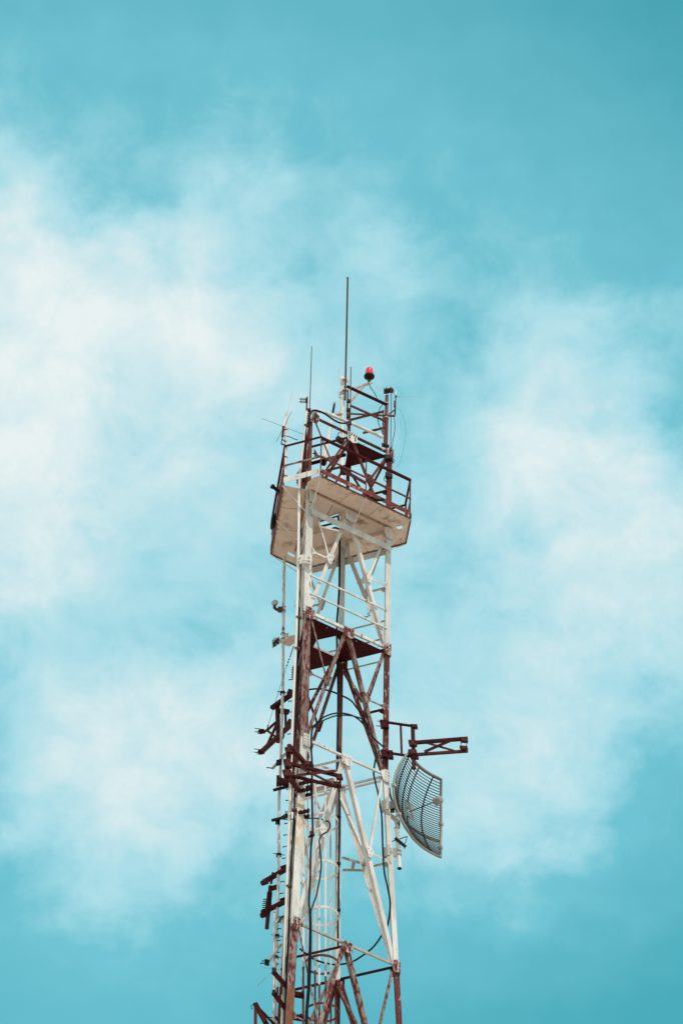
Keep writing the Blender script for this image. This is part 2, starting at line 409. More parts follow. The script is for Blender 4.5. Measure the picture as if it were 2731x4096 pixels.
# ------------------------------------------------------------------ ladder and cage (inside the left hand face)
lad = thing('caged_ladder', 'climbing ladder with hooped safety cage inside the tower, white above and red below', 'ladder', (-.2, 0, 60))
RC = .36
def lad_c(z):
    p = V((-.15, .10, z)); d = p-CAM
    p.x += (1287-(PW/2+FPX*d.dot(RT)/d.dot(FW)))*.00553
    return p
ZL = zA(3035)
zs = [ZL, Z4-.25, Z5-3]
for sgn in (-1, 1):
    m = MB()
    for k in range(2):
        m.cur = k; m.bar(lad_c(zs[k]-.002)+V((-RC-.04, sgn*.2, 0)), lad_c(zs[k+1]+.002)+V((-RC-.04, sgn*.2, 0)), .05, .02, (0, 1, 0))
    m.build('stile', [Wt, M['redpipe']], lad)
k = 0
z = ZL-.2
while z > Z5-3 and k < 60:
    one('tube', 'rung', Wt if z > Z4 else M['redpipe'], lad, lad_c(z)+V((-RC-.04, -.2, 0)), lad_c(z)+V((-RC-.04, .2, 0)), .012, n=6); z -= .3; k += 1
hy = [3108, 3290, 3478, 3664, 3858, 4050, 4240]
for py in hy:
    z = W(1290, py, .1).z; c = lad_c(z)
    m = MB(); N = 40; rr = []
    for rad, dz in ((RC, .03), (RC, -.03), (RC-.008, -.03), (RC-.008, .03)):
        rr.append([c+V((math.cos(a)*rad, math.sin(a)*rad, dz)) for a in [2*math.pi*q/N for q in range(N)]])
    vs = [p for r_ in rr for p in r_]; fs = []
    for r_ in range(4):
        for q in range(N): fs.append([r_*N+q, r_*N+(q+1) % N, ((r_+1) % 4)*N+(q+1) % N, ((r_+1) % 4)*N+q])
    m.add(vs, fs, False); m.build('hoop', Wt if py < 3740 else M['redpipe'], lad)
for th in (-116, 99, -78, 57, 150, -152):
    th = math.radians(th); m = MB(); o = V((math.cos(th)*(RC-.012), math.sin(th)*(RC-.012), 0)); tn = V((-math.sin(th), math.cos(th), 0))
    zz = [ZL, Z4-.25-random.random()*.5, Z5-3]
    for k in range(2):
        m.cur = k; m.bar(lad_c(zz[k]-.002)+o, lad_c(zz[k+1]+.002)+o, .045, .008, o)
    m.build('cage_bar', [Wt, M['redpipe']], lad)

# ================================================================== PLATFORM
plat = thing('work_platform', 'six sided tan steel work platform with dark red railing near the top of the tower', 'platform', (0, 0, Z_DECK))
def hexv(T, S, z):
    a, b, c = tri(T); t = S/T; L = lambda p, q: V((*(p+(q-p)*t).xy, z))
    return [L(a, b), L(b, a), L(b, c), L(c, b), L(c, a), L(a, c)]
TT, SS = 4.3627, .9251
N1, N2, R_, F_, L1, L0 = hx = hexv(TT, SS, Z_DECK)
zd = Z_DECK
outer = [N1, N2, R_, F_, L1, L0]+[H(*q, zd) for q in ((1203, 1955), (1213, 1957), (1228, 1958), (1228, 1932), (1257, 1909))]
ell = [H(1597+12.5*math.cos(a), 2109+7.5*math.sin(a), zd) for a in [k*math.pi/8 for k in range(16)]]
hat = [H(*q, zd) for q in ((1271, 2079), (1351, 2049), (1362, 2060), (1357, 2121), (1275, 2103))]
slot = [H(*q, zd) for q in ((1154, 2208), (1182, 2224), (1182, 2233), (1150, 2216))]
sheet('deck', outer, [ell, hat, slot]+dots([H(*q, zd) for q in ((1341, 1969), (1322, 2020), (1434, 2071), (1252, 2037), (1292, 2199))], .011), zd, .006, M['deck'], plat)
# joists under the sheet along the three tower faces, seams and dirt-edged lips
for (i, j) in FACES:
    n = outn(i, j); e = (legp(j, zd)-legp(i, zd)).normalized()
    one('bar', 'joist', M['deck'], plat, legp(i, zd-.045)-e*.1+n*.03, legp(j, zd-.045)+e*.1+n*.03, .012, .085, UPZ)
    one('bar', 'joist', M['dirty'], plat, legp(i, zd-.006)-e*.02+n*.065, legp(j, zd-.006)+e*.02+n*.065, .07, .008, UPZ)
    for f in (.30, .72):
        p = lerp(legp(i, zd), legp(j, zd), f)-UPZ*.005; q = p-n*.42+e*(.14 if f < .5 else -.14)
        one('bar', 'seam_strip', M['dirty'], plat, p, q, .014, .006, UPZ)
    a_, b_ = hx[2*FACES.index((i, j))], hx[(2*FACES.index((i, j))+1) % 6]
    one('bar', 'seam_strip', M['dirty'], plat, a_-UPZ*.004-n*.035, b_-UPZ*.004-n*.035, .012, .005, UPZ)
    for f in (.36, .68):
        p = lerp(a_, b_, f)-UPZ*.003; one('bar', 'seam_strip', M['dirty'], plat, p-n*.03, p-n*.55, .010, .004, UPZ)
    # rivets along the walkway edge
    m = MB()
    for k in range(15): m.lathe(lerp(a_, b_, (k+.5)/15)-n*.055, -UPZ, [(.011, 0), (.009, .008)], 6)
    rv = m.build('rivet_row', M['rusty'], plat); rv['kind'] = 'stuff'
m = MB()
for k in range(5): m.bar(hat[k]-UPZ*.02, hat[(k+1) % 5]-UPZ*.02, .008, .04)
m.build('hatch_lip', M['deck'], plat)
m = MB(); m.bar(H(1275, 2087, zd+.05), H(1352, 2064, zd+.05), .03, .03); m.bar(H(1352, 2064, zd-.02), H(1354, 2080, zd-.25), .05, .05); m.build('hatch_bar', M['redpipe'], plat)
rim = MB()
for a, b in ((N1, N2), (N2, R_), (R_, F_), (F_, L1), (L1, L0)):
    d = (b-a).normalized(); n = d.cross(UPZ)
    rim.bar(a+d*.012-UPZ*.012, b-d*.012-UPZ*.012, .03, .018)
rim.build('edge_angle', M['redpipe'], plat)
HR = 1.10
segs = [(N1, N2, 2), (N2, R_, 1), (R_, F_, 2), (F_, L1, 1), (L1, L0, 2), (L0, N1, 1)]
for k, (a, b, nsp) in enumerate(segs):
    d = (b-a).normalized(); n = V((d.y, -d.x, 0))
    o = n*.015
    one('angle', 'top_rail', M['maroon'], plat, a+UPZ*(HR+.002*k)+d*.01, b+UPZ*(HR+.002*k)-d*.01, .058, .008, n, 1 if k != 5 else -1, .05)
    one('angle', 'mid_rail', M['redpipe'] if k != 5 else M['red_faded'], plat, a+UPZ*.56+d*.01, b+UPZ*.56-d*.01, .032, .006, n, 1, .03)
    tm = M['white_worn'] if k == 5 else M['toe']
    one('bar', 'toe_board', tm, plat, a+UPZ*.125+d*.02+n*.012, b+UPZ*.125-d*.02+n*.012, .008, .125 if k != 5 else .15, UPZ)
    for q in range(nsp):
        p = lerp(a, b, q/nsp)
        m = MB(); m.angle(p+UPZ*.0-n*.01, p+UPZ*(HR-.01)-n*.01, .032, .007, n, 1, .03)
        m.build('post', M['redpipe'], plat)
for (p, q) in ((N1, legp(0, Z_BAR)+V((.04, -.05, .05))), (N2, legp(1, Z_BAR+.05)), (R_, legp(1, Z_BAR-.02)), (L0, legp(0, Z_BAR)+V((-.05, 0, 0))),
               (lerp(N1, N2, .5), mid(0, 1, Z_BAR)+NAB*.12), (lerp(L0, L1, .5), mid(2, 0, Z_BAR)+NCA*.06), (L1, legp(2, Z_BAR)),
               (F_, legp(2, Z_BAR-.04))):
    one('tube', 'stay_rod', M['white'], plat, p-UPZ*.02, q, .013, n=6)
# black ring of cable sitting at the hatch
P0 = H(1340, 2122, zd+.01)
m = MB(); m.path(smooth_pts([W(1322, 2124, .35), W(1334, 2112, .38), W(1350, 2114, .42), W(1358, 2128, .45), W(1358, 2200, .45), W(1357, 2330, .45), W(1352, 2430, .45), W(1348, 2480, .45),
     W(1347, 2540, .45), W(1349, 2640, .45), W(1352, 2760, .45), W(1351, 2900, .45), W(1348, 3060, .45), W(1352, 3120, .45)]), .024, 8)
tag(m.build('feeder_cable', M['black']), 'thick black feeder cable dropping from the platform hatch beside the centre post', 'cable')
m = MB(); m.path(smooth_pts([W(1356, 3100, .45), W(1357, 3300, .46), W(1354, 3500, .47), W(1354, 3620, .48), W(1351, 3690, .48), W(1352, 3790, .5)]), .022, 8)
for py in (3265, 3453, 3640):
    m.box(W(1355, py, .44), (.04, 0, 0), (0, .03, 0), (0, 0, .02))
m.cur = 0
tag(m.build('feeder_cable', M['black']), 'black cable clipped up the white centre post behind the cage hoops', 'cable')

# ================================================================== TOP MASTS AND ANTENNAS
GP = 'masts and antennas on top of the tower'
yM = mid(1, 2, 0).y
# white mast pipe in the middle
t = thing('mast_pipe', 'white round mast pipe standing in the middle of the platform', 'mast', W(1367, 1950, yM-.1))
yy = yM-.10
m = MB(); m.tube(W(1366, 1985, yy), W(1370.5, 1548, yy), .047, n=14); m.build('pipe', M['plastic'], t)
m = MB()
c = W(1369, 1528, yy)
m.lathe(c-UPZ*.10, UPZ, [(.03, 0), (.052, .03), (.045, .10), (.06, .14), (.05, .22), (.03, .26)], 12)
m.tube(c+V((-.05, -.03, .08)), c+V((-.085, -.03, .30)), .014); m.lathe(c+V((-.085, -.03, .30)), UPZ, [(.02, 0), (.02, .03)], 8)
m.box(c+V((.09, -.05, .04)), (.06, .02, -.03), (0, .04, 0), (.015, 0, .04))
m.build('head_clamp', M['plastic'], t)
m = MB()
for py in (1571, 1578): m.ubolt(W(1370, py, yy), UPZ, None, .055)
for py in (1571, 1590): m.tube(W(1352, py-3, yy-.05), W(1380, py+2, yy-.07), .007, n=6)
m.box(W(1360, 1582, yy), (.02, 0, 0), (0, .03, 0), (-.01, 0, .07)); m.build('pipe_clamp', M['galv'], t)
m = MB(); m.lathe(W(1366.5, 1755, yy), UPZ, [(.05, -.03), (.068, -.02), (.068, .02), (.05, .03)], 12); m.build('collar', M['plastic'], t)
# tall dark pole
t = thing('pole_antenna', 'very tall thin dark brown pole antenna rising highest of all', 'antenna', W(1381, 1600, yM-.2), GP)
m = MB(); m.tube(W(1380, 1600, yM-.2), W(1390.5, 1112, yM-.2), .023, .021, 12); m.build('pole', M['bronze'], t)
m = MB(); m.lathe(W(1390.5, 1112, yM-.2), UPZ, [(.021, -.002), (.026, .0), (.02, .022), (.004, .03)], 12); m.build('end_cap', M['dark'], t)
m = MB()
for py in (1518, 1560): m.box(W(1379, py, yM-.16), (.06, 0, 0), (0, .05, 0), (0, 0, .02))
m.build('bracket', M['galv'], t)
# whips
def whip(pts, Y, r, label, mat, basemat=None, r2=None):
    t = thing('whip_antenna', label, 'antenna', W(*pts[0], Y), GP)
    m = MB(); m.tube(W(*pts[0], Y), W(*pts[-1], Y), r, r2 or r*.8, 8); m.build('rod', mat, t)
    m = MB(); m.lathe(W(*pts[0], Y)-UPZ*.02, UPZ, [(r*2.2, -.05), (r*2.4, .03), (r*1.2, .09)], 10); m.build('base_ferrule', basemat or M['dark'], t)
    return t
whip([(1238.5, 1645), (1246.5, 1385)], A0.y-.05, .0105, 'long thin dark whip antenna above the bent pipe at the near corner', M['bronze'])
t = whip([(1400, 1690), (1403, 1468)], mid(0, 1, 0).y, .013, 'thin red rod antenna just right of the tall dark pole', M['redpipe'])
m = MB(); m.tube(W(1403, 1468, mid(0, 1, 0).y), W(1405, 1446, mid(0, 1, 0).y), .004, .003, 5); m.build('tip', M['wire'], t)
whip([(1562, 1795), (1564.5, 1546)], B0.y-.12, .009, 'thin dark rod antenna beside the red corner mast on the right', M['bronze'])

# red frame above the top plate
t = tower
one('tube', 'frame_pipe', M['maroon'], t, Wab(1389, 1546), Wab(1544, 1618), .038, n=12)
one('tube', 'riser', M['redpipe'], t, W(1391, 1560, yM-.25), W(1388, 1700, yM-.25), .02, n=8)
for a, b, f in (((1403, 1620), (1541, 1682), Wab), ((1398, 1678), (1532, 1644), Wbc), ((1450, 1730), (1535, 1709), Wbc)):
    m = MB(); m.angle(f(*a), f(*b), .042, .007, (0, -1, 0), 1, .04); m.build('frame_brace', M['redpipe'], t)
m = MB(); m.angle(W(1394, 1653, .1), W(1578, 1663, .1), .034, .006, (0, -1, 0), 1, .03); m.build('frame_brace', M['redpipe'], t)
one('tube', 'riser', M['redpipe'], t, W(1533, 1640, .1), W(1530, 1748, .1), .016, n=8)
for q in ((1394, 1665), (1393, 1640), (1394, 1605)): one('box', 'post_clamp', M['dark'], t, W(*q, .2), (.045, 0, 0), (0, .04, 0), (0, 0, .03))

# right corner mast
yb = B0.y-.02
t = thing('corner_mast', 'brick red stub mast pipe with a bolted clamp on top at the right corner', 'mast', W(1543, 1790, yb))
m = MB(); m.lathe(W(1542, 1762, yb), (W(1547, 1575, yb)-W(1542, 1762, yb)), [(.05, -.14), (.05, .62), (.056, .64), (.056, .74), (.04, .76), (.038, 1.32)], 14); m.build('pipe', M['redpipe'], t)
m = MB(); c = W(1552, 1563, yb)
m.box(c, (.10, 0, .015), (0, .07, 0), (0, 0, .018)); m.box(c+V((-.05, 0, -.03)), (.05, 0, .0), (0, .05, 0), (0, 0, .025))
for k in range(5): p = c+V((-.09+.045*k, -.03, 0)); m.tube(p-UPZ*.03, p+UPZ*(.05+.03*(k % 2)), .011, n=6)
m.box(c+V((.09, 0, .01)), (.025, 0, -.025), (0, .05, 0), (.01, 0, .02)); m.build('clamp_head', M['plum'], t)
m = MB()
for py in (1615, 1673): m.ubolt(W(1545, py, yb), UPZ, None, .055, .009)
m.build('band', M['plastic'], t)
m = MB(); m.box(W(1540, 1783, yb), (.08, 0, -.03), (0, .06, 0), (0, 0, .012))
for k in range(4): p = W(1530+k*8, 1780+k*2, yb-.06); m.tube(p-UPZ*.03, p+UPZ*.05, .012, n=6)
m.build('foot_flange', M['plum'], t)
# bent conduit along the top of the near face
t = thing('conduit_pipe', 'rusty white conduit pipe with a bent end along the top of the front face', 'pipe', Wab(1300, 1660, .12))
pts = smooth_pts([Wab(x, y, .14) for x, y in ((1243, 1672), (1246, 1653), (1258, 1645), (1275, 1645), (1300, 1652), (1350, 1671), (1440, 1709), (1530, 1748))])
m = MB(); m.path(pts, .036, 12); m.build('pipe', M['white_worn'], t)
m = MB(); m.lathe(Wab(1512, 1741, .14), Wab(1530, 1748, .14)-Wab(1512, 1741, .14), [(.044, 0), (.046, .02), (.046, .12), (.04, .13)], 12); m.build('coupling', M['plastic'], t)
m = MB(); m.path(smooth_pts([Wab(x, y, .20) for x, y in ((1237, 1690), (1240, 1655), (1252, 1642), (1272, 1643), (1300, 1656), (1335, 1680), (1362, 1692), (1386, 1692), (1393, 1686))]), .021, 8)
tag(m.build('coaxial_cable', M['black']), 'black cable looped over the bent conduit at the near corner of the tower top', 'cable')

# warning beacon with its arm
OB = -.30
bc = Wbc(1476, 1524, OB)
t = thing('warning_beacon', 'red domed warning beacon with a black bowl base on a rusty bracket arm', 'beacon', bc)
one('angle', 'arm', M['white_worn'], t, Wbc(1397, 1557, OB), Wbc(1487, 1528, OB), .05, .007, (0, -1, 0), 1, .045)
one('angle', 'strut', M['white_worn'], t, Wbc(1396, 1611, OB+.01), Wbc(1452, 1543, OB+.01), .05, .007, (0, -1, 0), 1, .04)
m = MB(); m.lathe(bc-UPZ*.02, UPZ, [(.035, 0), (.035, .02), (.018, .03), (.018, .07)], 12); m.build('stem', M['rusty'], t)
m = MB(); m.lathe(bc+UPZ*.045, UPZ, [(.02, 0), (.03, .012), (.07, .03), (.108, .052), (.122, .075), (.122, .105), (.112, .12), (.09, .125)], 24); m.build('bowl', M['dark'], t)
m = MB(); m.lathe(bc+UPZ*.168, UPZ, [(.092, 0), (.096, .02), (.099, .03), (.094, .045), (.097, .075), (.092, .09), (.094, .12), (.088, .14), (.085, .165), (.07, .195), (.045, .212), (.02, .22), (.004, .222)], 24); dm = m.build('dome', M['lamp_red'], t)
m = MB(); m.lathe(bc+UPZ*.389, UPZ, [(.014, 0), (.012, .012), (.003, .016)], 8); m.build('cap_screw', M['galv'], dm)
m = MB(); m.path(smooth_pts([W(1476, 1530, .1), W(1479, 1546, .1), W(1490, 1562, .1), W(1502, 1580, .08), W(1508, 1598, .06)]), .009, 6)
m.path(smooth_pts([W(1538, 1610, .0), W(1522, 1628, .0), W(1512, 1655, .0), W(1511, 1680, .0), W(1520, 1712, .0), W(1530, 1733, .0), W(1533, 1745, .0)]), .009, 6)
tag(m.build('beacon_cable', M['black']), 'thin black cable hanging from the red beacon down to the right corner', 'cable')

# small antenna out to the right of the corner mast
t = thing('stub_antenna', 'small white tipped stub antenna with one horizontal wire right of the corner mast', 'antenna', W(1583, 1660, yb))
m = MB(); m.bar(W(1552, 1662, yb), W(1577, 1663, yb), .03, .03); m.bar(W(1556, 1656, yb), W(1577, 1640, yb), .025, .025); m.build('bracket', M['redpipe'], t)
m = MB(); m.tube(W(1577, 1664, yb), W(1582, 1590, yb), .012); m.tube(W(1578, 1627, yb-.02), W(1579.5, 1604, yb-.02), .027, n=10); m.build('mast', M['redpipe'], t)
m = MB(); m.lathe(W(1583, 1590, yb), UPZ, [(.02, 0), (.026, .03), (.02, .06)], 10); m.build('hub', M['rusty'], t)
m = MB(); m.lathe(W(1583.3, 1583, yb), UPZ, [(.013, 0), (.017, .03), (.015, .12), (.006, .15), (.003, .22)], 8); m.build('insulator', M['plastic'], t)
m = MB(); m.tube(W(1585, 1586, yb), W(1596, 1586, yb), .009, n=6); m.tube(W(1594, 1586, yb), W(1673, 1586, yb), .0062, .0055, 6); m.build('wire_element', M['wire'], t)
m = MB(); m.path(smooth_pts([W(1582, 1605, yb-.03), W(1581, 1650, yb-.03), W(1577, 1672, yb-.03), W(1579, 1705, yb), W(1576, 1735, yb), W(1570, 1765, yb), W(1568, 1795, yb)]), .008, 6)
tag(m.build('coaxial_cable', M['black']), 'thin dark cable hanging from the stub antenna right of the corner mast', 'cable')
m = MB(); m.path(smooth_pts([W(1590, 1630, yb), W(1604, 1648, yb), W(1618, 1690, yb), W(1623, 1730, yb), W(1614, 1790, yb), W(1598, 1850, yb), W(1580, 1872, yb)]), .0022, 4)
tag(m.build('loose_wire', M['dark']), 'hair thin loose wire bowed out in the air at far right of the platform', 'wire')

# leaning white fibreglass antenna
ya = .85
P0, P1 = W(1295, 1848, ya), W(1341, 1595, ya); ax = P1-P0; Ln = ax.length; ax.normalize()
t = thing('radome_antenna', 'leaning white tapered fibreglass antenna with black upper rod, behind the near leg', 'antenna', P0, GP)
m = MB(); m.lathe(P0, ax, [(.068, .0), (.078, .02), (.078, .10), (.068, .11)], 16); m.build('collar', M['plastic'], t)
m = MB(); m.lathe(P0-ax*.10, ax, [(.03, 0), (.06, .03), (.07, .09), (.068, .105)], 16); m.build('base_cap', M['dark'], t)
m = MB(); m.lathe(P0+ax*.12, ax, [(.066, 0), (.06, .25), (.042, .52), (.036, .62), (.028, Ln*.62), (.024, Ln*.70)], 14); m.build('cone', M['plastic'], t)
m = MB(); m.lathe(P0+ax*(Ln*.70+.125), ax, [(.026, 0), (.028, .05), (.027, Ln*.14), (.02, Ln*.15)], 12); m.build('upper_rod', M['dark'], t)
m = MB(); m.lathe(P0+ax*(Ln*.70+.127+Ln*.15), ax, [(.022, 0), (.028, .03), (.02, .08), (.004, .15)], 10); m.build('tip', M['galv'], t)
strut(2, 1, W(1300, 1862, .9).z, M['maroon'], .06, .05, .52, -.05)

# floodlight under the top plate and a small box
fc = W(1360, 1762, -.15)
t = thing('floodlight', 'dark box floodlight on a wire bracket beside the white mast pipe', 'floodlight', fc)
ex = (W(1384, 1776, -.15)-W(1346, 1752, -.15)).normalized(); ez = V((-ex.z, 0, ex.x))
m = MB(); m.box(fc, ex*.10, V((0, .07, 0)), ez*.04); m.build('housing', M['dark'], t, .006)
m = MB(); m.box(fc+ez*.047, ex*.088, V((0, .06, 0)), ez*.006); m.build('lens', M['plum'], t)
m = MB(); m.path(smooth_pts([fc-ex*.10+ez*.05, fc-ex*.17+ez*.14, fc-ex*.10+ez*.19, fc-ex*.02+ez*.11]), .008, 6); m.build('bracket', M['dark'], t)
bx = W(1354, 1655, yM-.2)
t = MB(); t.box(bx, (.055, 0, .02), (0, .05, 0), (-.012, 0, .035)); t.box(bx+V((.07, 0, .0)), (.03, 0, .01), (0, .02, 0), (-.006, 0, .015))
tag(t.build('junction_box', M['galv'], None, .004), 'small grey junction box clamped left of the white mast pipe', 'box')

# ------------------------------------------------------------------ left corner
# long white pole standing by the near leg
yc = -1.22
con = [(1227, 1636), (1213, 1770), (1199, 1892), (1196, 1960), (1195, 2100), (1192, 2250), (1189, 2400), (1184, 2560), (1178, 2700), (1172, 2850), (1166, 3000), (1161, 3150), (1155, 3330), (1149, 3500), (1143, 3650), (1136, 3850), (1131, 4000), (1126, 4130), (1118, 4330)]
t = thing('mast_pipe', 'long slender white pole running up the left side of the near leg past the platform', 'mast', W(*con[-1], yc))
m = MB(); m.path([W(*p, yc) for p in con], .030, 10); m.build('pipe', M['plastic'], t)
m = MB(); m.tube(W(1226, 1640, yc), W(1228.5, 1588, yc), .018, n=8); m.build('top_tube', M['redpipe'], t)
for p in ((1227, 1640), (1221, 1703), (1203, 1850), (1189, 2470), (1172, 3240), (1150, 3546), (1183, 2595)):
    one('box', 'clamp', M['rusty'], t, W(p[0]+6, p[1], yc), (.06, 0, .0), (0, .045, 0), (0, 0, .02))
# small two-rod yagi on its tip
c = W(1227, 1600, yc)
t = thing('yagi_antenna', 'tiny dark yagi antenna with short crossbars on the tip of the long white pole', 'antenna', c, GP)
m = MB(); m.tube(W(1196, 1596, yc), W(1230, 1598, yc), .009, n=6); m.tube(W(1195, 1607, yc), W(1229, 1609, yc), .009, n=6); m.build('boom', M['dark'], t)
m = MB()
for px in (1203, 1209, 1216, 1225): m.tube(W(px+.5, 1592, yc-.02), W(px, 1613, yc-.02), .008, n=6)
m.build('element', M['dark'], t)
m = MB(); m.box(W(1226, 1602, yc), (.03, 0, 0), (0, .03, 0), (0, 0, .05)); m.build('mount', M['dark'], t)

# corner pole with crossed rods
yl = L0.y+.03
t = thing('mast_pipe', 'short white pole with rust patches at the left railing corner', 'mast', W(1140, 1925, yl))
m = MB(); m.tube(W(1140.5, 1925, yl), W(1146, 1652, yl), .031, n=10); m.build('pipe', M['white_worn'], t)
m = MB()
for p in ((1142, 1830), (1141, 1905), (1144, 1720)): m.ubolt(W(*p, yl), UPZ, None, .038, .008)
m.build('band', M['rusty'], t)
yl2 = yl-.08
t = thing('crossed_rod_antenna', 'spindly antenna of three thin crossed rods at the left railing corner', 'antenna', W(1132, 1750, yl2), GP)
for a, b, r in (((1049, 1674), (1216, 1738), .0042), ((1166, 1646), (1105, 1768), .005)):
    m = MB(); m.tube(W(*a, yl2), W(*b, yl2), r, n=6); m.build('rod', M['bronze'], t)
m = MB(); m.tube(W(1147, 1665, yl2), W(1170.5, 1564, yl2), .006, .005, 6); m.build('rod', M['wire'], t)
m = MB(); m.lathe(W(1134, 1706, yl2), W(1147, 1664, yl2)-W(1134, 1706, yl2), [(.022, 0), (.03, .05), (.02, .14), (.016, .26), (.008, .3)], 10); m.build('insulator', M['plastic'], t)
m = MB(); m.tube(W(1130, 1748, yl2), W(1134, 1706, yl2), .026, n=8); m.bar(W(1125, 1775, yl2), W(1130, 1745, yl2), .03, .02); m.bar(W(1125, 1775, yl2), W(1143, 1782, yl2), .02, .03); m.bar(W(1129, 1757, yl2), W(1143, 1768, yl2), .018, .02); m.build('bracket', M['plum'], t)
m = MB(); m.path(smooth_pts([W(1131, 1745, yl2), W(1140, 1743, yl2), W(1160, 1748, yl2), W(1180, 1757, yl2), W(1192, 1760, yl2)]), .009, 6)
tag(m.build('coaxial_cable', M['black']), 'thin black cable running right from the crossed rod antenna', 'cable')
# siren tube and cable coil outside the left railing
c0, c1 = H(1090, 1946, zd+.3), H(1126, 1974, zd+.25)
t = thing('horn_tube', 'dark grey green tube horn poking out through the left railing', 'horn', c1)
m = MB(); m.lathe(c1, c0-c1, [(.03, 0), (.042, .03), (.042, .20), (.034, .22), (.034, (c0-c1).length-.05)], 12); m.build('barrel', M['dark'], t)
m = MB(); m.lathe(c0, c0-c1, [(.034, -.06), (.056, -.02), (.058, .02), (.045, .03)], 12); m.build('mouth', M['black'], t)
m = MB(); cc = H(1097, 2086, zd+.14)
dlr = (L1-L0).normalized()
for k in range(4): m.path([cc+(dlr*math.cos(a)*.22+UPZ*math.sin(a)*.13)+V((.03*k-.05, 0, .01*k)) for a in [q*math.pi/10 for q in range(20)]], .02, 6, True)
tag(m.build('cable_coil', M['black']), 'coil of black cable lying at the left edge of the platform', 'cable coil')
# bag of cable by the toe board on the right
m = MB(); cc = Wab(1487, 1995, .65)
m.path(smooth_pts([H(1472, 1990, zd+.02), H(1485, 1990, zd+.06), H(1500, 1998, zd+.03), H(1520, 2000, zd+.05), H(1534, 1999, zd+.02)]), .03, 8)
tag(m.build('coiled_hose', M['black']), 'short black hose lying behind the front toe board', 'hose')

# ================================================================== LEFT OUTRIGGER POLE
yo = 1.22
op = [(1139, 2200), (1136, 2290), (1133, 2548), (1132, 2720), (1128, 2872), (1125, 2987), (1122, 3073), (1116, 3195), (1115, 3418), (1112.5, 3552), (1107, 3730), (1103, 3912), (1100, 4060), (1096, 4250)]
t = thing('mast_pipe', 'weathered white outrigger pole hanging down left of the tower below the platform', 'mast', W(*op[-1], yo))
m = MB()
m.path([W(*p, yo) for p in op], .034, 10); m.build('pipe', M['white_worn'], t)
for py, px in ((2772, 1130), (3420, 1115), (3745, 1107), (3830, 1103), (4075, 1099)):
    m = MB(); p = W(px, py, yo); m.box(p, (.055, 0, .008), (0, .055, 0), (0, 0, .022)); m.tube(p+V((-.12, -.04, .01)), p+V((.13, -.04, -.03)), .009, n=6)
    m.build('clamp', M['dark'], t)
op2 = [(1097, 3650), (1096, 3800), (1096, 3960), (1094, 4120)]
t = thing('mast_pipe', 'thin pale pole doubled against the lower end of the outrigger pole', 'mast', W(*op2[-1], yo-.1))
m = MB(); m.path([W(*p, yo-.1) for p in op2], .021, 10); m.build('pipe', M['white'], t)
m = MB(); m.lathe(W(*op2[0], yo-.1), UPZ, [(.021, -.02), (.03, -.01), (.028, .03), (.01, .04)], 10); m.build('cap', M['galv'], t)
# round lamp
lc = W(1099, 2411, yo-.12)
t = thing('round_lamp', 'small round lamp with a clear face on a rusty knuckle left of the outrigger pole', 'lamp', lc)
fd = V((-.25, -.95, -.15)).normalized()
m = MB(); m.lathe(lc-fd*.05, fd, [(.03, 0), (.06, .01), (.078, .035), (.078, .05), (.07, .055)], 20); m.build('housing', M['galv'], t)
m = MB(); m.lathe(lc+fd*.006, fd, [(.068, 0), (.05, .012), (.02, .018), (.004, .019)], 20); m.build('lens', M['glass'], t)
m = MB(); m.path(smooth_pts([lc-UPZ*.08, lc+V((0, .0, -.14)), lc+V((.06, .03, -.17)), lc+V((.17, .08, -.15))]), .035, 10); m.box(lc+V((.13, .08, -.13)), (.055, 0, 0), (0, .05, 0), (0, 0, .05)); m.build('knuckle', M['rusty'], t)
m = MB()
for py in (2428, 2441): m.ubolt(W(1135, py, yo), UPZ, None, .045, .009)
m.box(W(1134, 2448, yo), (.04, 0, 0), (0, .05, 0), (0, 0, .02)); m.build('pipe_clamp', M['galv'], t)
# clamp plate and shelf
t = thing('plate_clamp', 'square bolted clamp plate and pale shelf holding the outrigger pole to the tower', 'bracket', W(1133, 2575, yo))
q = [W(x, y, yo-.1) for x, y in ((1088, 2562), (1119, 2546), (1119, 2573), (1089, 2593))]
m = MB(); m.plate(q, (0, 1, 0), .012)
m.path(smooth_pts([W(1092, 2560, yo-.12), W(1097, 2552, yo-.12), W(1110, 2553, yo-.12), W(1117, 2560, yo-.12)]), .008, 6)
m.build('plate', M['galv'], t)
for x, y in ((1096, 2574), (1103, 2566), (1112, 2560), (1099, 2583), (1110, 2573)):
    m = MB(); m.lathe(W(x, y, yo-.1), (0, -1, 0), [(.028, 0), (.026, .03), (.012, .05)], 8); m.build('bolt', M['dark'], t)
q = [W(x, y, yo-.08) for x, y in ((1137, 2538), (1154, 2529), (1154, 2545), (1137, 2556))]
m = MB(); m.plate(q, (0, 1, 0), .012); m.tube(W(1118, 2566, yo-.08), W(1136, 2561, yo-.08), .045, n=8); m.build('back_plate', M['white_worn'], t)
zsf = W(1156, 2575, yo-.2).z
q = [H(x, y, zsf) for x, y in ((1123, 2573), (1156, 2587), (1182, 2571), (1182, 2541), (1158, 2545))]
m = MB(); m.plate(q, UPZ, .014); m.build('shelf', M['deck'], t)
m = MB()
for py in (2536, 2557): m.ubolt(W(1132.5, py, yo), UPZ, None, .05, .01)
m.build('u_bolt', M['dark'], t)
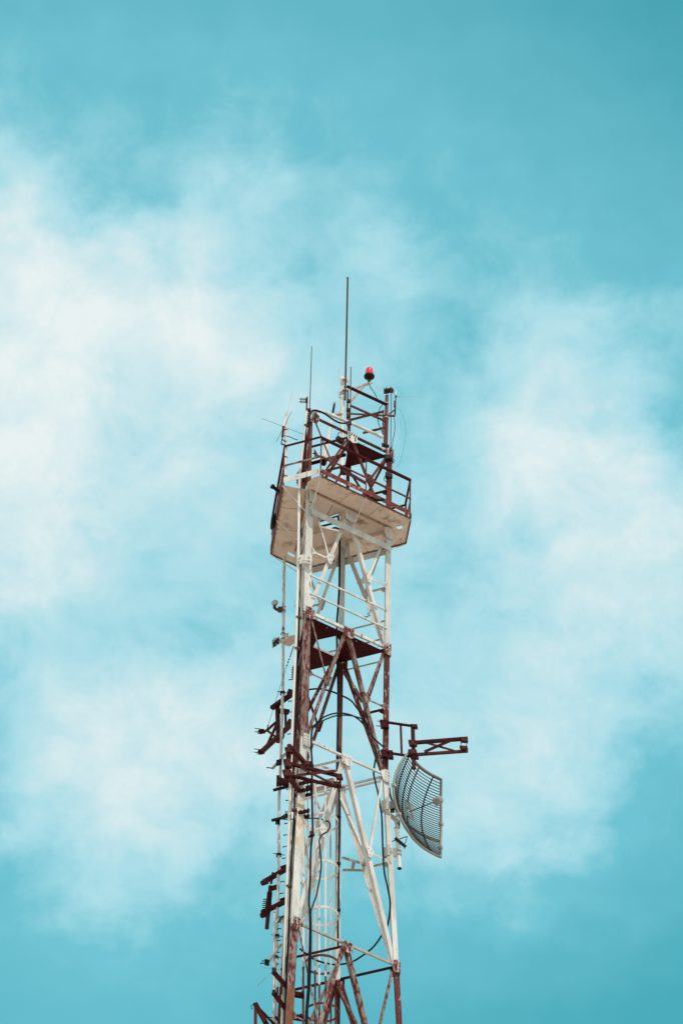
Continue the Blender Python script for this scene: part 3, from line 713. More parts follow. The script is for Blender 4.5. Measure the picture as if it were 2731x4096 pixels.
# guy wire with turnbuckle
yg = 1.1
t = thing('guy_wire', 'thin slack guy wire with a turnbuckle and insulators on the left', 'wire', W(1072, 2905, yg))
m = MB(); m.tube(W(1145, 2668, yg), W(1071, 2906, yg), .005, n=5); m.build('wire', M['dark'], t)
m = MB(); m.tube(W(1174, 2585, yg), W(1160, 2628, yg), .011, n=6); m.bar(W(1171, 2594, yg), W(1161, 2626, yg), .035, .014); m.build('turnbuckle', M['dark'], t)
m = MB(); m.tube(W(1160, 2628, yg), W(1145, 2670, yg), .006, n=5)
for p in ((1156, 2638), (1152, 2648), (1148, 2662)): m.lathe(W(*p, yg)-UPZ*.012, UPZ, [(.01, 0), (.022, .012), (.01, .024)], 8)
m.build('insulator_string', M['dark'], t)
m = MB(); m.tube(W(1072, 2900, yg), W(1069, 2917, yg), .012, n=6); m.tube(W(1067, 2904, yg), W(1077, 2900, yg), .006, n=5); m.build('hook', M['dark'], t)

# ================================================================== DARK RED ANTENNA MOUNTS
GM = 'dark red antenna mounts clamped to the tower'
def Hb(m, a, b, z, w, h): m.bar(H(*a, z), H(*b, z), w, h)
PL, MR = M['plum'], M['maroon']
# upper left mount (off the far left leg)
zu, zl = W(1175, 2775, C0.y).z, W(1172, 2900, C0.y).z
tb = H(1113, 2840, zu)
yt = tb.y-.05
t = thing('antenna_mount', 'dark red mount with two slanted arms and a stub tube pointing left below the lamps', 'antenna mount', tb, GM)
m = MB(); m.tube(W(1110, 2824, yt), W(1113, 2968, yt), .054, n=14); m.build('tube', PL, t)
m = MB(); m.angle(H(1178, 2775, zu), H(1087, 2838, zu), .10, .012, -UPZ, 1, .08); m.build('arm', MR, t)
m = MB(); m.angle(H(1172, 2896, zl), H(1041, 3017, zl), .10, .012, -UPZ, 1, .07); m.build('arm', PL, t)
m = MB(); m.angle(W(1104, 2888, yt), W(1063, 2925, yt+.05), .07, .01, (-.3, -1, 0), 1, .06); m.build('arm', PL, t)
m = MB(); m.bar(W(1110, 2890, yt+.08), W(1066, 2988, yt+.45), .05, .05); m.build('strut', PL, t)
m = MB(); m.angle(H(1063, 2917, zl+.08), H(1098, 2944, zl+.05), .05, .01, (-.5, .2, 1), 1, .05); m.build('strut', M['redpipe'], t)
m = MB()
for (x, y, dx) in ((1137, 2846, 38), (1160, 2768, 18), (1160, 2888, 18), (1120, 2945, 30)):
    c = W(x, y, yt); m.box(c, (dx*.0027, .05, .02), (-.02, .06, 0), (0, 0, .035))
    for k in (-1, 1): m.tube(c+V((k*dx*.0022, -.05, .0)), c+V((k*dx*.0022+.02, -.05, -.10)), .009, n=6)
m.build('clamp_plate', PL, t)
m = MB(); m.tube(W(1142, 2850, yt+.1), W(1143, 2912, yt+.1), .03, n=10); m.build('riser', PL, t)
for cx, cy, Y in ((1042, 2926, yt+.1), (1040, 3008, H(1041, 3012, zl).y)):
    m = MB(); c = W(cx, cy, Y)
    m.box(c+V((.03, 0, .0)), (.06, .02, .03), (0, .04, 0), (-.02, 0, .035))
    for dy in (-.04, .05): m.tube(c+V((.03, -.02, dy)), c+V((-.13, -.02, dy+.02)), .009, n=6)
    m.path([c+V((-.03+.035*math.cos(a), -.03, -.05+.035*math.sin(a))) for a in [k*math.pi/5 for k in range(10)]], .009, 6, True)
    m.build('end_clamp', MR, t)

def x_arm(m, a1, a2, b1, b2, w=.055):
    m.angle(a1, a2, w, .009, (0, -1, 0), 1, .05); m.angle(b1, b2, w*.85, .009, (0, -1, 0), 1, .05)
# front left mount (off the near leg)
zf = W(1235, 3058, A0.y).z
tb = H(1163, 2992, zf)
yt = tb.y
t = thing('antenna_mount', 'dark red mount with an X braced arm reaching right across the near leg', 'antenna mount', tb, GM)
m = MB(); m.tube(W(1158, 2981, yt), W(1148, 3118, yt), .056, n=14); m.build('tube', PL, t)
e1, e2 = (1368, 3103), (1364, 3147)
Y2 = yt+.55
for nm, a, b, w in (('arm', (1137, 3046), e1, .07), ('arm', (1152, 3096), e2, .055)):
    m = MB(); m.angle(W(*a, yt-.06), W(*b, Y2), w, .01, (.2, -1, 0), 1, .06); m.build(nm, MR, t)
for a, b in (((1186, 3101), (1342, 3083)), ((1202, 3071), (1330, 3136))):
    m = MB(); m.bar(W(*a, yt-.02), W(*b, Y2-.09), .012, .06, (0, 0, 1)); m.build('cross_brace', PL, t)
m = MB(); m.bar(W(1166, 2990, yt-.08), W(1218, 3052, A0.y-.1), .09, .08); m.build('leg_arm', PL, t)
m = MB(); m.bar(W(1155, 3108, yt-.06), W(1198, 3166, A0.y-.1), .09, .08); m.build('leg_arm', PL, t)
for (x, y, w, h, Y) in ((1155, 3003, 15, 12, yt-.07), (1150, 3055, 17, 18, yt-.07), (1150, 3095, 20, 14, yt-.07), (1356, 3108, 14, 11, Y2-.02), (1349, 3137, 15, 8, Y2-.02), (1232, 3056, 22, 9, A0.y-.16)):
    m = MB(); k = .0047; c = W(x, y, Y); m.box(c, (w*k, 0, -.003), (0, .05, 0), (-.02, 0, h*k*1.1))
    for sx in (-.7, .7): m.tube(c+V((sx*w*k, -.03, -h*k)), c+V((sx*w*k-.005, -.03, -h*k-.13)), .01, n=6); m.bolt(c+V((sx*w*k, -.05, h*k*.5)), (0, -1, 0))
    m.build('clamp_plate', PL, t)
# clamps round the near leg
def leg_clamp(py, px, label, tail=0, mat=None):
    c = W(px, py, A0.y-.08); t = thing('leg_clamp', label, 'clamp', c, 'dark clamps round the near leg')
    sl = V((.15, 0, .045))
    m = MB(); m.box(c+V((0, -.07, .0)), sl, (0, .02, 0), (0, 0, .035)); m.build('jaw', M['maroon'], t)
    m = MB(); m.box(c+V((.0, .13, .0)), sl, (0, .02, 0), (0, 0, .035)); m.build('jaw', M['maroon'], t)
    m = MB()
    for k in (-.8, -.3, .3, .8): m.tube(c+sl*k+V((0, -.14, .02)), c+sl*k+V((0, .18, .02)), .012, n=6)
    m.build('bolt', M['dark'], t)
    return t
leg_clamp(3137, 1222, 'uppermost dark clamp round the near leg below the X braced arm')
leg_clamp(3168, 1220, 'dark clamp round the near leg just under the uppermost one')
leg_clamp(3256, 1210, 'dark clamp round the near leg above the bare orange stained stretch')
# white-grey stub arm on the outrigger pole
t = thing('stub_arm', 'pale grey stub arm with a threaded end clamped across the outrigger pole', 'bracket', W(1123, 3050, yo-.1))
m = MB(); m.bar(W(1143, 3014, yo-.1), W(1112, 3050, yo-.12), .05, .05); m.tube(W(1115, 3046, yo-.12), W(1090, 3074, yo-.14), .032, n=10); m.build('arm', M['galv'], t)
m = MB(); m.tube(W(1092, 3073, yo-.14), W(1066, 3070, yo-.14), .012, n=6); m.box(W(1116, 3050, yo-.16), (.06, 0, .02), (0, .05, 0), (0, 0, .05)); m.build('clamp', M['dark'], t)
# big dark clamp assembly at 3120
t = thing('pole_clamp', 'heavy dark red clamp block joining the outrigger pole below the front mount', 'clamp', W(1128, 3130, yo-.1))
m = MB(); m.box(W(1133, 3128, yo-.25), (.14, .02, -.01), (0, .05, 0), (-.01, 0, .075)); m.box(W(1112, 3123, yo-.22), (.035, 0, 0), (0, .06, 0), (0, 0, .11)); m.build('block', PL, t)
m = MB(); m.bar(W(1093, 3161, yo-.2), W(1165, 3143, yo-.2), .05, .05); m.build('bar', M['dark'], t)
m = MB()
for px in (1108, 1124, 1140): m.tube(W(px, 3150, yo-.28), W(px, 3105, yo-.28), .012, n=6)
m.build('bolt', M['dark'], t)
# lower clamp with cable tail
t = thing('pole_clamp', 'dark cross arm clamp with a short spike on the left outrigger pole', 'clamp', W(1110, 3280, yo-.1))
m = MB(); m.bar(W(1087, 3282, yo-.15), W(1165, 3262, yo-.3), .05, .05); m.build('arm', M['dark'], t)
m = MB(); m.box(W(1111, 3286, yo-.12), (.05, 0, 0), (0, .05, 0), (0, 0, .05)); m.bar(W(1122, 3272, yo-.1), W(1149, 3255, yo-.1), .03, .04); m.build('clamp', M['dark'], t)
m = MB(); m.path(smooth_pts([W(1120, 3272, 1.), W(1135, 3277, .9), W(1160, 3277, .4), (W(1215, 3274, -.6)), W(1260, 3273, -.7), W(1285, 3277, -.75), W(1304, 3283, -.8)]), .014, 6)
tag(m.build('coaxial_cable', M['black']), 'black cable swung level from the outrigger pole behind the near leg to the front bracing', 'cable')

# low left mount with ribbed tube
Yw = yo-.1
t = thing('antenna_mount', 'dark red mount with a ribbed slanting stub tube at the lower left', 'antenna mount', W(1075, 3600, Yw), GM)
z1, z2 = W(1150, 3480, C0.y).z, W(1148, 3612, C0.y).z
m = MB(); m.angle(H(1152, 3478, z1), H(1055, 3534, z1), .09, .012, -UPZ, 1, .08); m.build('arm', MR, t)
m = MB(); m.angle(H(1150, 3608, z2), H(1048, 3657, z2), .09, .012, -UPZ, 1, .08); m.build('arm', MR, t)
Yw = H(1080, 3520, z1).y-.05
m = MB(); m.tube(W(1082, 3545, Yw), W(1067.5, 3714, Yw), .046, n=14); m.build('tube', PL, t)
m = MB(); m.lathe(W(1079, 3570, Yw), W(1070, 3660, Yw)-W(1079, 3570, Yw), [(.056, 0), (.06, .02), (.06, .25), (.066, .27), (.066, .42), (.06, .45), (.06, .58)], 14); m.build('sleeve', MR, t)
m = MB(); m.bar(W(1092, 3490, Yw), W(1084, 3535, Yw), .05, .03, (0, 1, 0)); m.build('flat_bar', PL, t)
m = MB()
for k in range(7): p = W(1071-k*.9, 3598+k*8, Yw-.02); m.tube(p, p+V((-.10, 0, .005)), .012, n=6)
m.build('bolt_row', M['dark'], t)
m = MB()
for (x, y) in ((1138, 3470), (1135, 3600), (1100, 3550), (1058, 3530), (1056, 3660)):
    c = W(x, y, Yw); m.box(c, (.07, .0, .03), (0, .05, 0), (-.02, 0, .03)); m.tube(c+V((-.06, -.05, .0)), c+V((-.05, -.05, -.09)), .009, n=6); m.tube(c+V((.05, -.05, .03)), c+V((.06, -.05, -.06)), .009, n=6)
m.build('clamp_plate', MR, t)
t = thing('bracket_plate', 'small grey triangular bracket plate between outrigger pole and long white pole', 'bracket', W(1115, 3680, yo-.3))
m = MB(); m.plate([W(x, y, yo-.3) for x, y in ((1101, 3688), (1126, 3663), (1137, 3660), (1135, 3694))], (0, 1, 0), .012); m.build('plate', M['galv'], t)
m = MB(); m.path(smooth_pts([W(1112, 3690, yo-.33), W(1122, 3672, yo-.33), W(1135, 3664, yo-.33), W(1142, 3672, yo-.33)]), .016, 6); m.build('u_bolt', M['dark'], t)
# bottom left stub arm with fork
t = thing('stub_arm', 'grey stub arm with a two pronged end low on the outrigger pole', 'bracket', W(1100, 3810, yo-.2))
m = MB(); m.tube(W(1128, 3775, yo-.25), W(1112, 3793, yo-.2), .03, n=8); m.tube(W(1110, 3797, yo-.2), W(1070, 3850, yo-.2), .034, n=10); m.build('arm', M['galv'], t)
m = MB(); m.tube(W(1075, 3845, yo-.22), W(1047, 3844, yo-.22), .012, n=6); m.tube(W(1072, 3853, yo-.22), W(1040, 3853, yo-.22), .012, n=6); m.box(W(1068, 3850, yo-.2), (.05, 0, -.01), (0, .05, 0), (0, 0, .05)); m.build('fork', M['dark'], t)
m = MB(); m.tube(W(1052, 3842, yo-.25), W(1097, 3812, yo-.25), .004, n=4); m.tube(W(1097, 3812, yo-.25), W(1149, 3846, yo-.25), .004, n=4); m.build('wire', M['wire'], t)
# small dipole
t = thing('dipole_antenna', 'small dipole antenna of two thin splayed rods at the lower left edge', 'antenna', W(1097, 3880, yo-.3))
m = MB(); m.tube(W(1096, 3879, yo-.3), W(1028, 3946, yo-.3), .006, n=5); m.build('rod', M['wire'], t)
m = MB(); m.tube(W(1042, 3869, yo-.3), W(1118, 3878, yo-.3), .006, n=5); m.build('rod', M['wire'], t)
m = MB(); m.box(W(1097, 3878, yo-.3), (.05, 0, 0), (0, .04, 0), (0, 0, .03)); m.build('hub', M['rusty'], t)
m = MB(); m.lathe(W(1122, 3878, yo-.3), (1, 0, .1), [(.02, 0), (.05, .03), (.05, .07), (.02, .1)], 10); m.build('insulator', M['rusty'], t)
# bottom dark mounts at the near leg
zz = W(1190, 3985, A0.y).z
t = thing('antenna_mount', 'pair of dark slanted arms bolted to the orange foot of the near leg at bottom', 'antenna mount', W(1190, 3985, A0.y-.1), GM)
for a, b, ya_, yb_ in (((1094, 3884), (1172, 3972), A0.y-.35, A0.y-.12), ((1094, 3968), (1165, 4062), A0.y-.35, A0.y-.12)):
    m = MB(); m.angle(W(*a, ya_), W(*b, yb_), .085, .012, (-.2, -1, .2), 1, .07); m.build('arm', MR, t)
    m = MB(); c = W(b[0]+12, b[1]+6, A0.y-.13); m.box(c, (.17, 0, -.03), (0, .05, 0), (0, 0, .05)); m.box(c+V((.14, -.03, .0)), (.03, 0, 0), (0, .06, 0), (0, 0, .03)); m.tube(c+V((.15, -.08, 0)), c+V((.17, -.08, -.1)), .012, n=6); m.build('clamp_jaw', MR, t)
    m = MB(); c = W(a[0]+2, a[1]+2, ya_-.03); m.box(c, (.04, 0, .0), (0, .05, 0), (0, 0, .04)); m.build('end_clamp', M['dark'], t)
m = MB(); m.bar(W(1128, 3930, A0.y-.2), W(1124, 3975, A0.y-.2), .05, .05); m.build('strut', MR, t)
t = thing('antenna_mount', 'dark red pointed triangular arm poking up at the bottom left edge', 'antenna mount', W(1020, 4090, -.6), GM)
yq = -1.2
m = MB(); m.plate([W(x, y, yq) for x, y in ((1016, 4008), (1029, 4022), (1028, 4170), (1015, 4170))], (0, 1, 0), .07); m.build('upright', PL, t)
m = MB(); m.bar(W(1020, 4013, yq+.02), W(1105, 4170, yq+.02), .10, .05, (0, 1, 0)); m.build('arm', MR, t)
m = MB(); m.bar(W(1030, 4028, yq+.06), W(1112, 4112, yq+.2), .05, .04); m.build('strut', MR, t)
m = MB(); m.path([W(1012+7*math.cos(a), 4028+8*math.sin(a), yq) for a in [math.pi*.5+k*math.pi/8 for k in range(9)]], .008, 6); m.build('hook', M['dark'], t)

# right mount off leg B
zr, zr2 = W(1541, 2897, B0.y).z, W(1541, 3017, B0.y).z
pT = H(1652, 2908, zr); yt = pT.y
t = thing('antenna_mount', 'dark red mount with an X braced arm pointing right above the grid dish', 'antenna mount', pT, GM)
m = MB(); m.angle(H(1530, 2889, zr), H(1668, 2909, zr), .065, .01, -UPZ, 1, .07); m.build('leg_arm', MR, t)
m = MB(); m.angle(H(1540, 3012, zr2), H(1670, 3031, zr2), .065, .01, -UPZ, 1, .07); m.build('leg_arm', MR, t)
m = MB(); m.bar(W(1602, 2904, yt-.05), W(1606, 3020, yt-.05), .05, .05); m.build('strut', PL, t)
m = MB(); m.tube(W(1650, 2908, yt-.03), W(1655, 3075, yt-.03), .046, n=14); m.build('tube', PL, t)
Y2 = yt-.15
E1a, E1b, E2a, E2b = W(1640, 2969, yt-.1), W(1870, 2951, Y2), W(1640, 3017, yt-.1), W(1870, 3001, Y2)
m = MB(); m.angle(E1a, E1b, .075, .01, (0, -1, 0), 1, .06); m.build('arm', MR, t)
m = MB(); m.angle(E2a, E2b, .055, .01, (0, -1, 0), 1, .06); m.build('arm', PL, t)
m = MB(); m.bar(W(1697, 3007, yt-.12), W(1818, 2955, Y2-.02), .012, .07, UPZ); m.build('cross_brace', MR, t)
m = MB(); m.bar(W(1700, 2970, yt-.09), W(1815, 3003, Y2+.01), .012, .05, UPZ); m.build('cross_brace', PL, t)
for (x, y, w, h, Y) in ((1650, 2974, 17, 12, yt-.09), (1650, 3010, 18, 10, yt-.09), (1656, 2907, 13, 7, yt-.05), (1660, 3028, 13, 8, yt-.05), (1854, 2960, 16, 9, Y2-.03), (1854, 2993, 16, 7, Y2-.03), (1537, 2898, 18, 18, B0.y-.1), (1537, 3017, 14, 18, B0.y-.1), (1562, 3020, 10, 18, B0.y-.1)):
    m = MB(); k = .0049; c = W(x, y, Y); m.box(c, (w*k, 0, -.003), (0, .05, 0), (-.014, 0, h*k*1.1))
    for sx in (-.75, .8):
        p = c+V((sx*w*k, -.03, -h*k)); m.tube(p, p+V((-.004, 0, -.11 if x > 1800 else -.05)), .01, n=6); m.bolt(c+V((sx*w*k, -.05, h*k*.4)), (0, -1, 0))
    if x < 1570:
        m.tube(c+V((-w*k, -.03, .06)), c+V((-w*k-.06, -.03, .07)), .01, n=6); m.tube(c+V((-w*k, -.03, -.07)), c+V((-w*k-.09, -.03, -.06)), .01, n=6)
    m.build('clamp_plate', PL if x > 1570 else MR, t)

# ================================================================== GRID DISH
us = V((.60, .80, 0)).normalized(); vs_ = UPZ; ns = us.cross(vs_).normalized()
if ns.x < 0: ns = -ns
HV, HU, BU = 1.05, .61, .28
KP = .29
dc = W(1698, 3219, 0.62)          # centre of the corner plane
vert = dc-ns*(KP*(HU*HU+HV*HV))
tilt = Matrix.Rotation(math.radians(1.5), 3, us)
def D(u, v, lift=0.): return vert+us*u+vs_*v+ns*(KP*(u*u+v*v)+lift)
def umax(v): return HU+BU*(1-(v/HV)**2)
dish = thing('grid_dish_antenna', 'large grey curved grid dish antenna with a feed horn on the right leg', 'antenna', vert)
NS = 37
for k in range(NS):
    v = -HV+.03+(2*HV-.06)*k/(NS-1); um = umax(v)
    m = MB(); m.path([D(-um+2*um*q/14, v) for q in range(15)], .0115, 5); m.build('grid_rod', M['slat'], dish)
rimp = [D(-umax(v), v) for v in [-HV+2*HV*q/20 for q in range(21)]]
rimp += [D(-HU+2*HU*q/14, HV+.0*q) for q in range(1, 15)]
rimp += [D(umax(v), v) for v in [HV-2*HV*q/20 for q in range(1, 21)]]
rimp += [D(HU-2*HU*q/14, -HV) for q in range(1, 14)]
m = MB(); m.path(rimp, .029, 10, True); rm_ = m.build('rim', M['dish'], dish)
for u, r, mt in ((-.52, .016, 'dark'), (-.25, .016, 'dark'), (.42, .016, 'dark')):
    m = MB(); vv = [-HV*.99+2*HV*.99*q/60 for q in range(61)]
    m.path([D(u, v, -.018) for v in vv], r*.8, 6)
    for k in range(NS):
        v = -HV+.03+(2*HV-.06)*k/(NS-1); m.box(D(u, v, -.006), us*.017, vs_*.012, ns*.016)
    m.build('rib', M[mt], dish)
m = MB(); m.path([D(-.03, v, -.03) for v in [.03+.95*HV*q/20 for q in range(21)]], .02, 6); m.path([D(-.03, v, -.03) for v in [-.15-.4*HV*q/10 for q in range(11)]], .02, 6); m.build('back_stay', M['dish'], dish)
m = MB(); vb = -.42; m.path([D(-umax(vb)+2*umax(vb)*q/16, vb, -.03) for q in range(17)], .024, 8); m.build('cross_bar', M['dish'], dish)
hp = [D(x, y, .02) for x, y in ((-.20, .17), (.13, .17), (.13, -.20), (-.20, -.20))]
hi = [D(x, y, .02) for x, y in ((-.11, .05), (.05, .05), (.05, -.10), (-.11, -.10))]
m = MB()
for k in range(4):
    a, b, c, d = hp[k], hp[(k+1) % 4], hi[(k+1) % 4], hi[k]; m.plate([a, b, c, d], ns, .008)
m.build('hub_plate', M['dish'], dish)
fp = D(0, -.02, .02); fe = W(1748, 3203, (vert+ns*.8).y)
m = MB(); m.tube(fp, fe, .011, n=8); fa = m.build('feed_arm', M['slat'], dish)
fx = (fe-fp).normalized(); m = MB(); m.lathe(fe-fx*.09, fx, [(.05, 0), (.075, .01), (.088, .05), (.086, .18), (.08, .195), (.03, .20)], 20); m.box(fe-UPZ*.08-fx*.02, fx*.03, us*.04, UPZ*.03); m.build('feed_horn', M['horn'], fa)
for v in (.08, -HV*.62):
    for sgn in (-1, 1): one('box', 'rim_clamp', M['galv'], rm_, D(sgn*umax(v), v), us*.04, vs_*.035, ns*.04)
# dish mount
lb = lambda z: legp(1, z)
t = thing('dish_mount', 'white pipe mount with rusty clamps holding the grid dish to the right leg', 'dish mount', W(1597, 3478, .3))
yd = .42
m = MB(); m.tube(W(1584, 3265, yd), W(1597, 3472, yd), .046, n=14); m.build('pipe', M['plastic'], t)
m = MB(); m.lathe(W(1597, 3474, yd), -UPZ, [(.046, 0), (.048, .01), (.04, .012), (.036, -.03)], 14); m.build('pipe_end', M['dark'], t)
for (x, y, hh) in ((1541, 3225, 20), (1546, 3412, 18)):
    m = MB(); c = W(x-6, y, .05); k = .0055
    m.box(c, (.045, -.03, 0), (.01, .05, 0), (0, 0, hh*k*1.2)); m.box(W(x+8, y-8, .1), (.03, .0, 0), (0, .05, 0), (0, 0, hh*k*1.4)); m.build('leg_clamp', M['galv'], t)
m = MB(); m.bar(W(1540, 3243, .05), W(1592, 3288, yd-.05), .05, .09); m.bar(W(1552, 3222, .1), W(1580, 3215, yd), .05, .16); m.build('upper_arm', M['galv'], t)
m = MB(); m.box(W(1590, 3300, yd+.05), (.05, 0, .02), (0, .08, 0), (0, 0, .06)); m.box(W(1568, 3236, yd), (.05, 0, .0), (0, .06, 0), (0, 0, .06)); m.build('pivot_block', M['dark'], t)
m = MB(); m.bar(W(1556, 3408, .1), W(1585, 3410, yd), .06, .17); m.tube(W(1570, 3408, .0), W(1571, 3409, -.0)+V((0, -.03, 0)), .03, n=10); m.bar(W(1583, 3400, yd-.05), W(1580, 3445, yd-.05), .035, .03); m.build('lower_arm', M['galv'], t)
m = MB()
for py in (3313, 3405, 3420): m.ubolt(W(1587+(py-3313)*.07, py, yd), UPZ, None, .055, .01)
m.build('u_bolt', M['galv'], t)
m = MB(); m.tube(W(1558, 3369, .2), W(1627, 3346, yd+.2), .012, n=6); m.tube(W(1627, 3350, yd+.2), W(1617, 3382, yd), .009, n=6); m.build('stay_rod', M['dark'], t)
m = MB(); m.bar(W(1580, 3352, yd-.08), W(1622, 3388, yd-.02), .05, .05); m.tube(W(1618, 3384, yd-.06), W(1618, 3396, yd-.06), .01, n=6); m.build('dark_strut', M['dark'], t)
cb = D(-umax(-.1)*1.0, -.1)
m = MB(); m.path(smooth_pts([W(1556, 3152, yd+.1), W(1560, 3180, yd+.1), W(1570, 3208, yd+.15), W(1590, 3260, yd+.2)]), .022, 8); m.build('curved_brace', M['plum'], t)

# splice plates with a hoop on the near leg under the platform, plan plate in the cage bay, lug box on the rear bracing
m = MB(); pz = W(1221, 2240, A0.y-.12)
m.box(pz+V((-.085, -.02, 0)), (.06, -.02, .0), (0, .02, 0), (0, 0, .115)); m.box(pz+V((.06, -.02, 0)), (.075, .03, 0), (0, .02, 0), (0, 0, .115))
for k, (dx, dz) in enumerate(((-.11, .05), (-.06, -.05), (.02, .05), (.09, .05), (.02, -.05), (.09, -.05))): m.bolt(pz+V((dx, -.035, dz)), (0, -1, 0), .014)
m.build('splice_plate', M['white_worn'], tower)
m = MB(); rc = W(1221, 2262, A0.y)
m.path([rc+V((math.cos(k*math.pi/10)*.16, math.sin(k*math.pi/10)*.16-.02, 0)) for k in range(20)], .012, 6, True); m.build('leg_hoop', M['galv'], tower)
q = [H(x, y, Z3-.2) for x, y in ((1240, 3132), (1330, 3112), (1340, 3122), (1325, 3150), (1262, 3170), (1240, 3178))]
qh = [H(x, y, Z3-.2) for x, y in ((1262, 3140), (1316, 3128), (1312, 3139), (1262, 3150))]
sheet('plan_plate', q, [qh], Z3-.2, .01, M['galv'], tower)
m = MB(); c = W(1443, 2326, .45); m.box(c, (.085, 0, .02), (0, .05, 0), (-.006, 0, .03)); m.box(c+V((.06, -.02, .07)), (.03, 0, .0), (0, .02, 0), (0, 0, .05)); m.build('lug_box', M['white_worn'], tower)
m = MB(); c = W(1452, 2462, .3)
for k in range(3): m.path(smooth_pts([c+V((-.06+.01*k, 0, -.05+.02*k)), c+V((.02, 0, -.09+.03*k)), c+V((.12+.02*k, 0, .0)), c+V((.17, 0, .08)), c+V((.14, 0, .11-.02*k)), c+V((.09, 0, .02))]), .005, 5)
tag(m.build('wire_tangle', M['black']), 'tangle of thin dark wire caught on the rear bracing above the red plate', 'wire')
m = MB(); c = W(1205, 2125, -1.05)
for k in range(3): m.path([c+V((.025*math.cos(a)+.006*k, -.01*k, .11*math.sin(a)-.05*k)) for a in [j*math.pi/7 for j in range(14)]], .006, 5, True)
tag(m.build('wire_coil', M['black']), 'small coil of thin dark wire tied beside the long white pole under the platform', 'wire coil')
for py, lab in ((1834, 'upper dark clamp box on the right leg above the platform'), (1905, 'lower dark clamp box with a hooked wire on the right leg above the platform')):
    t = thing('leg_clamp', lab, 'clamp', W(1553, py, B0.y-.1))
    m = MB(); c = W(1555, py, B0.y-.1); m.box(c+V((-.04, 0, .02)), (.045, 0, 0), (0, .05, 0), (0, 0, .06)); m.box(c+V((.05, 0, 0)), (.03, 0, 0), (0, .05, 0), (0, 0, .035)); m.build('jaw', M['dark'], t)
    m = MB(); sg = 1 if py < 1850 else -1
    m.path(smooth_pts([c+V((.05*sg, -.05, .0)), c+V((.10*sg, -.05, -.05)), c+V((.11*sg, -.05, -.14)), c+V((.06*sg, -.05, -.20))]), .008, 5); m.build('wire', M['black'], t)
# ================================================================== CABLES
def cable(pts, r, label, mat='black', sub=8, name='coaxial_cable'):
    m = MB(); m.path(smooth_pts([W(*p) for p in pts], sub), r, 8)
    return tag(m.build(name, M[mat]), label, 'cable')
cable([(1200, 2790, -1.0), (1215, 2768, -.9), (1245, 2757, -.7), (1290, 2757, -.4), (1345, 2773, -.2), (1400, 2800, -.2), (1425, 2829, -.2), (1451, 2867, -.1), (1483, 2937, 0), (1499, 2991, .0), (1502, 3030, .0), (1494, 3087, 0), (1500, 3125, 0), (1512, 3176, .0), (1522, 3235, 0), (1527, 3278, .0), (1531, 3406, .0), (1537, 3490, .0), (1551, 3555, .0), (1560, 3619, .05), (1551, 3695, .2), (1535, 3728, .35), (1495, 3785, .45), (1450, 3822, .5), (1400, 3850, .5), (1340, 3858, .5), (1285, 3848, .4), (1235, 3826, .2), (1200, 3795, 0)], .0205,
      'longest black cable arching across the tower and looping down beside the grid dish')
cable([(1247, 2910, -.6), (1270, 2890, -.4), (1300, 2866, -.3), (1350, 2852, -.2), (1400, 2859, -.2), (1432, 2876, -.2), (1457, 2902, -.15), (1489, 2947, -.1), (1515, 2972, -.05), (1536, 2990, .0)], .018, 'black cable in a low arch reaching from near leg to right leg')
cable([(1248, 2916, -.63), (1275, 2893, -.45), (1310, 2874, -.3), (1350, 2862, -.25), (1400, 2862, -.25), (1440, 2872, -.25), (1460, 2876, -.25)], .016, 'shorter black cable in a low arch ending at the right bracing')
yk = A0.y-.22
cable([(1253, 2905, yk), (1246, 2935, yk), (1245, 3000, yk), (1248, 3060, yk), (1247, 3150, yk), (1249, 3250, yk), (1250, 3330, yk), (1243, 3400, yk), (1241, 3500, yk), (1236, 3600, yk), (1238, 3640, yk), (1240, 3720, yk), (1236, 3850, yk), (1231, 3960, yk), (1224, 4060, yk), (1222, 4200, yk)], .022,
      'thick black cable hanging straight down the right of the near leg')
cable([(1304, 3284, -.85), (1315, 3287, -.9), (1320, 3305, -.95), (1310, 3325, -1.), (1288, 3340, -1.1), (1277, 3360, -1.15), (1280, 3400, -1.2), (1284, 3440, -1.25), (1282, 3490, -1.3), (1268, 3570, -1.35), (1250, 3625, yk-.02), (1243, 3650, yk-.05), (1244, 3720, yk-.05), (1242, 3850, yk-.05), (1238, 3960, yk-.05), (1228, 4070, yk-.05), (1226, 4200, yk-.05)], .018,
      'black cable with a hooked upper end curving down the front bracing into the bottom bundle')
m = MB(); m.box(W(1248, 3335, yk-.02), (.045, 0, .01), (0, .04, 0), (-.01, 0, .05)); m.box(W(1243, 3344, yk-.02), (.05, 0, .02), (0, .03, 0), (0, 0, .015))
tag(m.build('cable_clip', M['dark']), 'dark cable clip on the thick black cable right of the near leg', 'clip')
cable([(1209, 1900, -1.0), (1206, 2000, -.95), (1205, 2200, -.95), (1202, 2320, -.95), (1196, 2440, -.95)], .0065, 'thin dark cable beside the long white pole under the platform', sub=4)
cable([(1197, 2430, -.95), (1195, 2520, -.95), (1192, 2600, -.95), (1187, 2700, -.95), (1182, 2800, -.95), (1179, 2900, -.95), (1176, 2990, -.95)], .020, 'thick dark sleeve running down against the right of the long white pole', 'dark', 4)
cable([(1216, 2480, -1.0), (1214, 2600, -1.0), (1207, 2700, -1.0), (1204, 2790, -1.0), (1192, 2800, -1.), (1188, 2860, -1.), (1198, 2940, -1.), (1197, 3030, -1.), (1192, 3110, -1.), (1186, 3190, -1.)], .014, 'black cable swinging between the long white pole and the near leg below the red plate', 'black', 6)
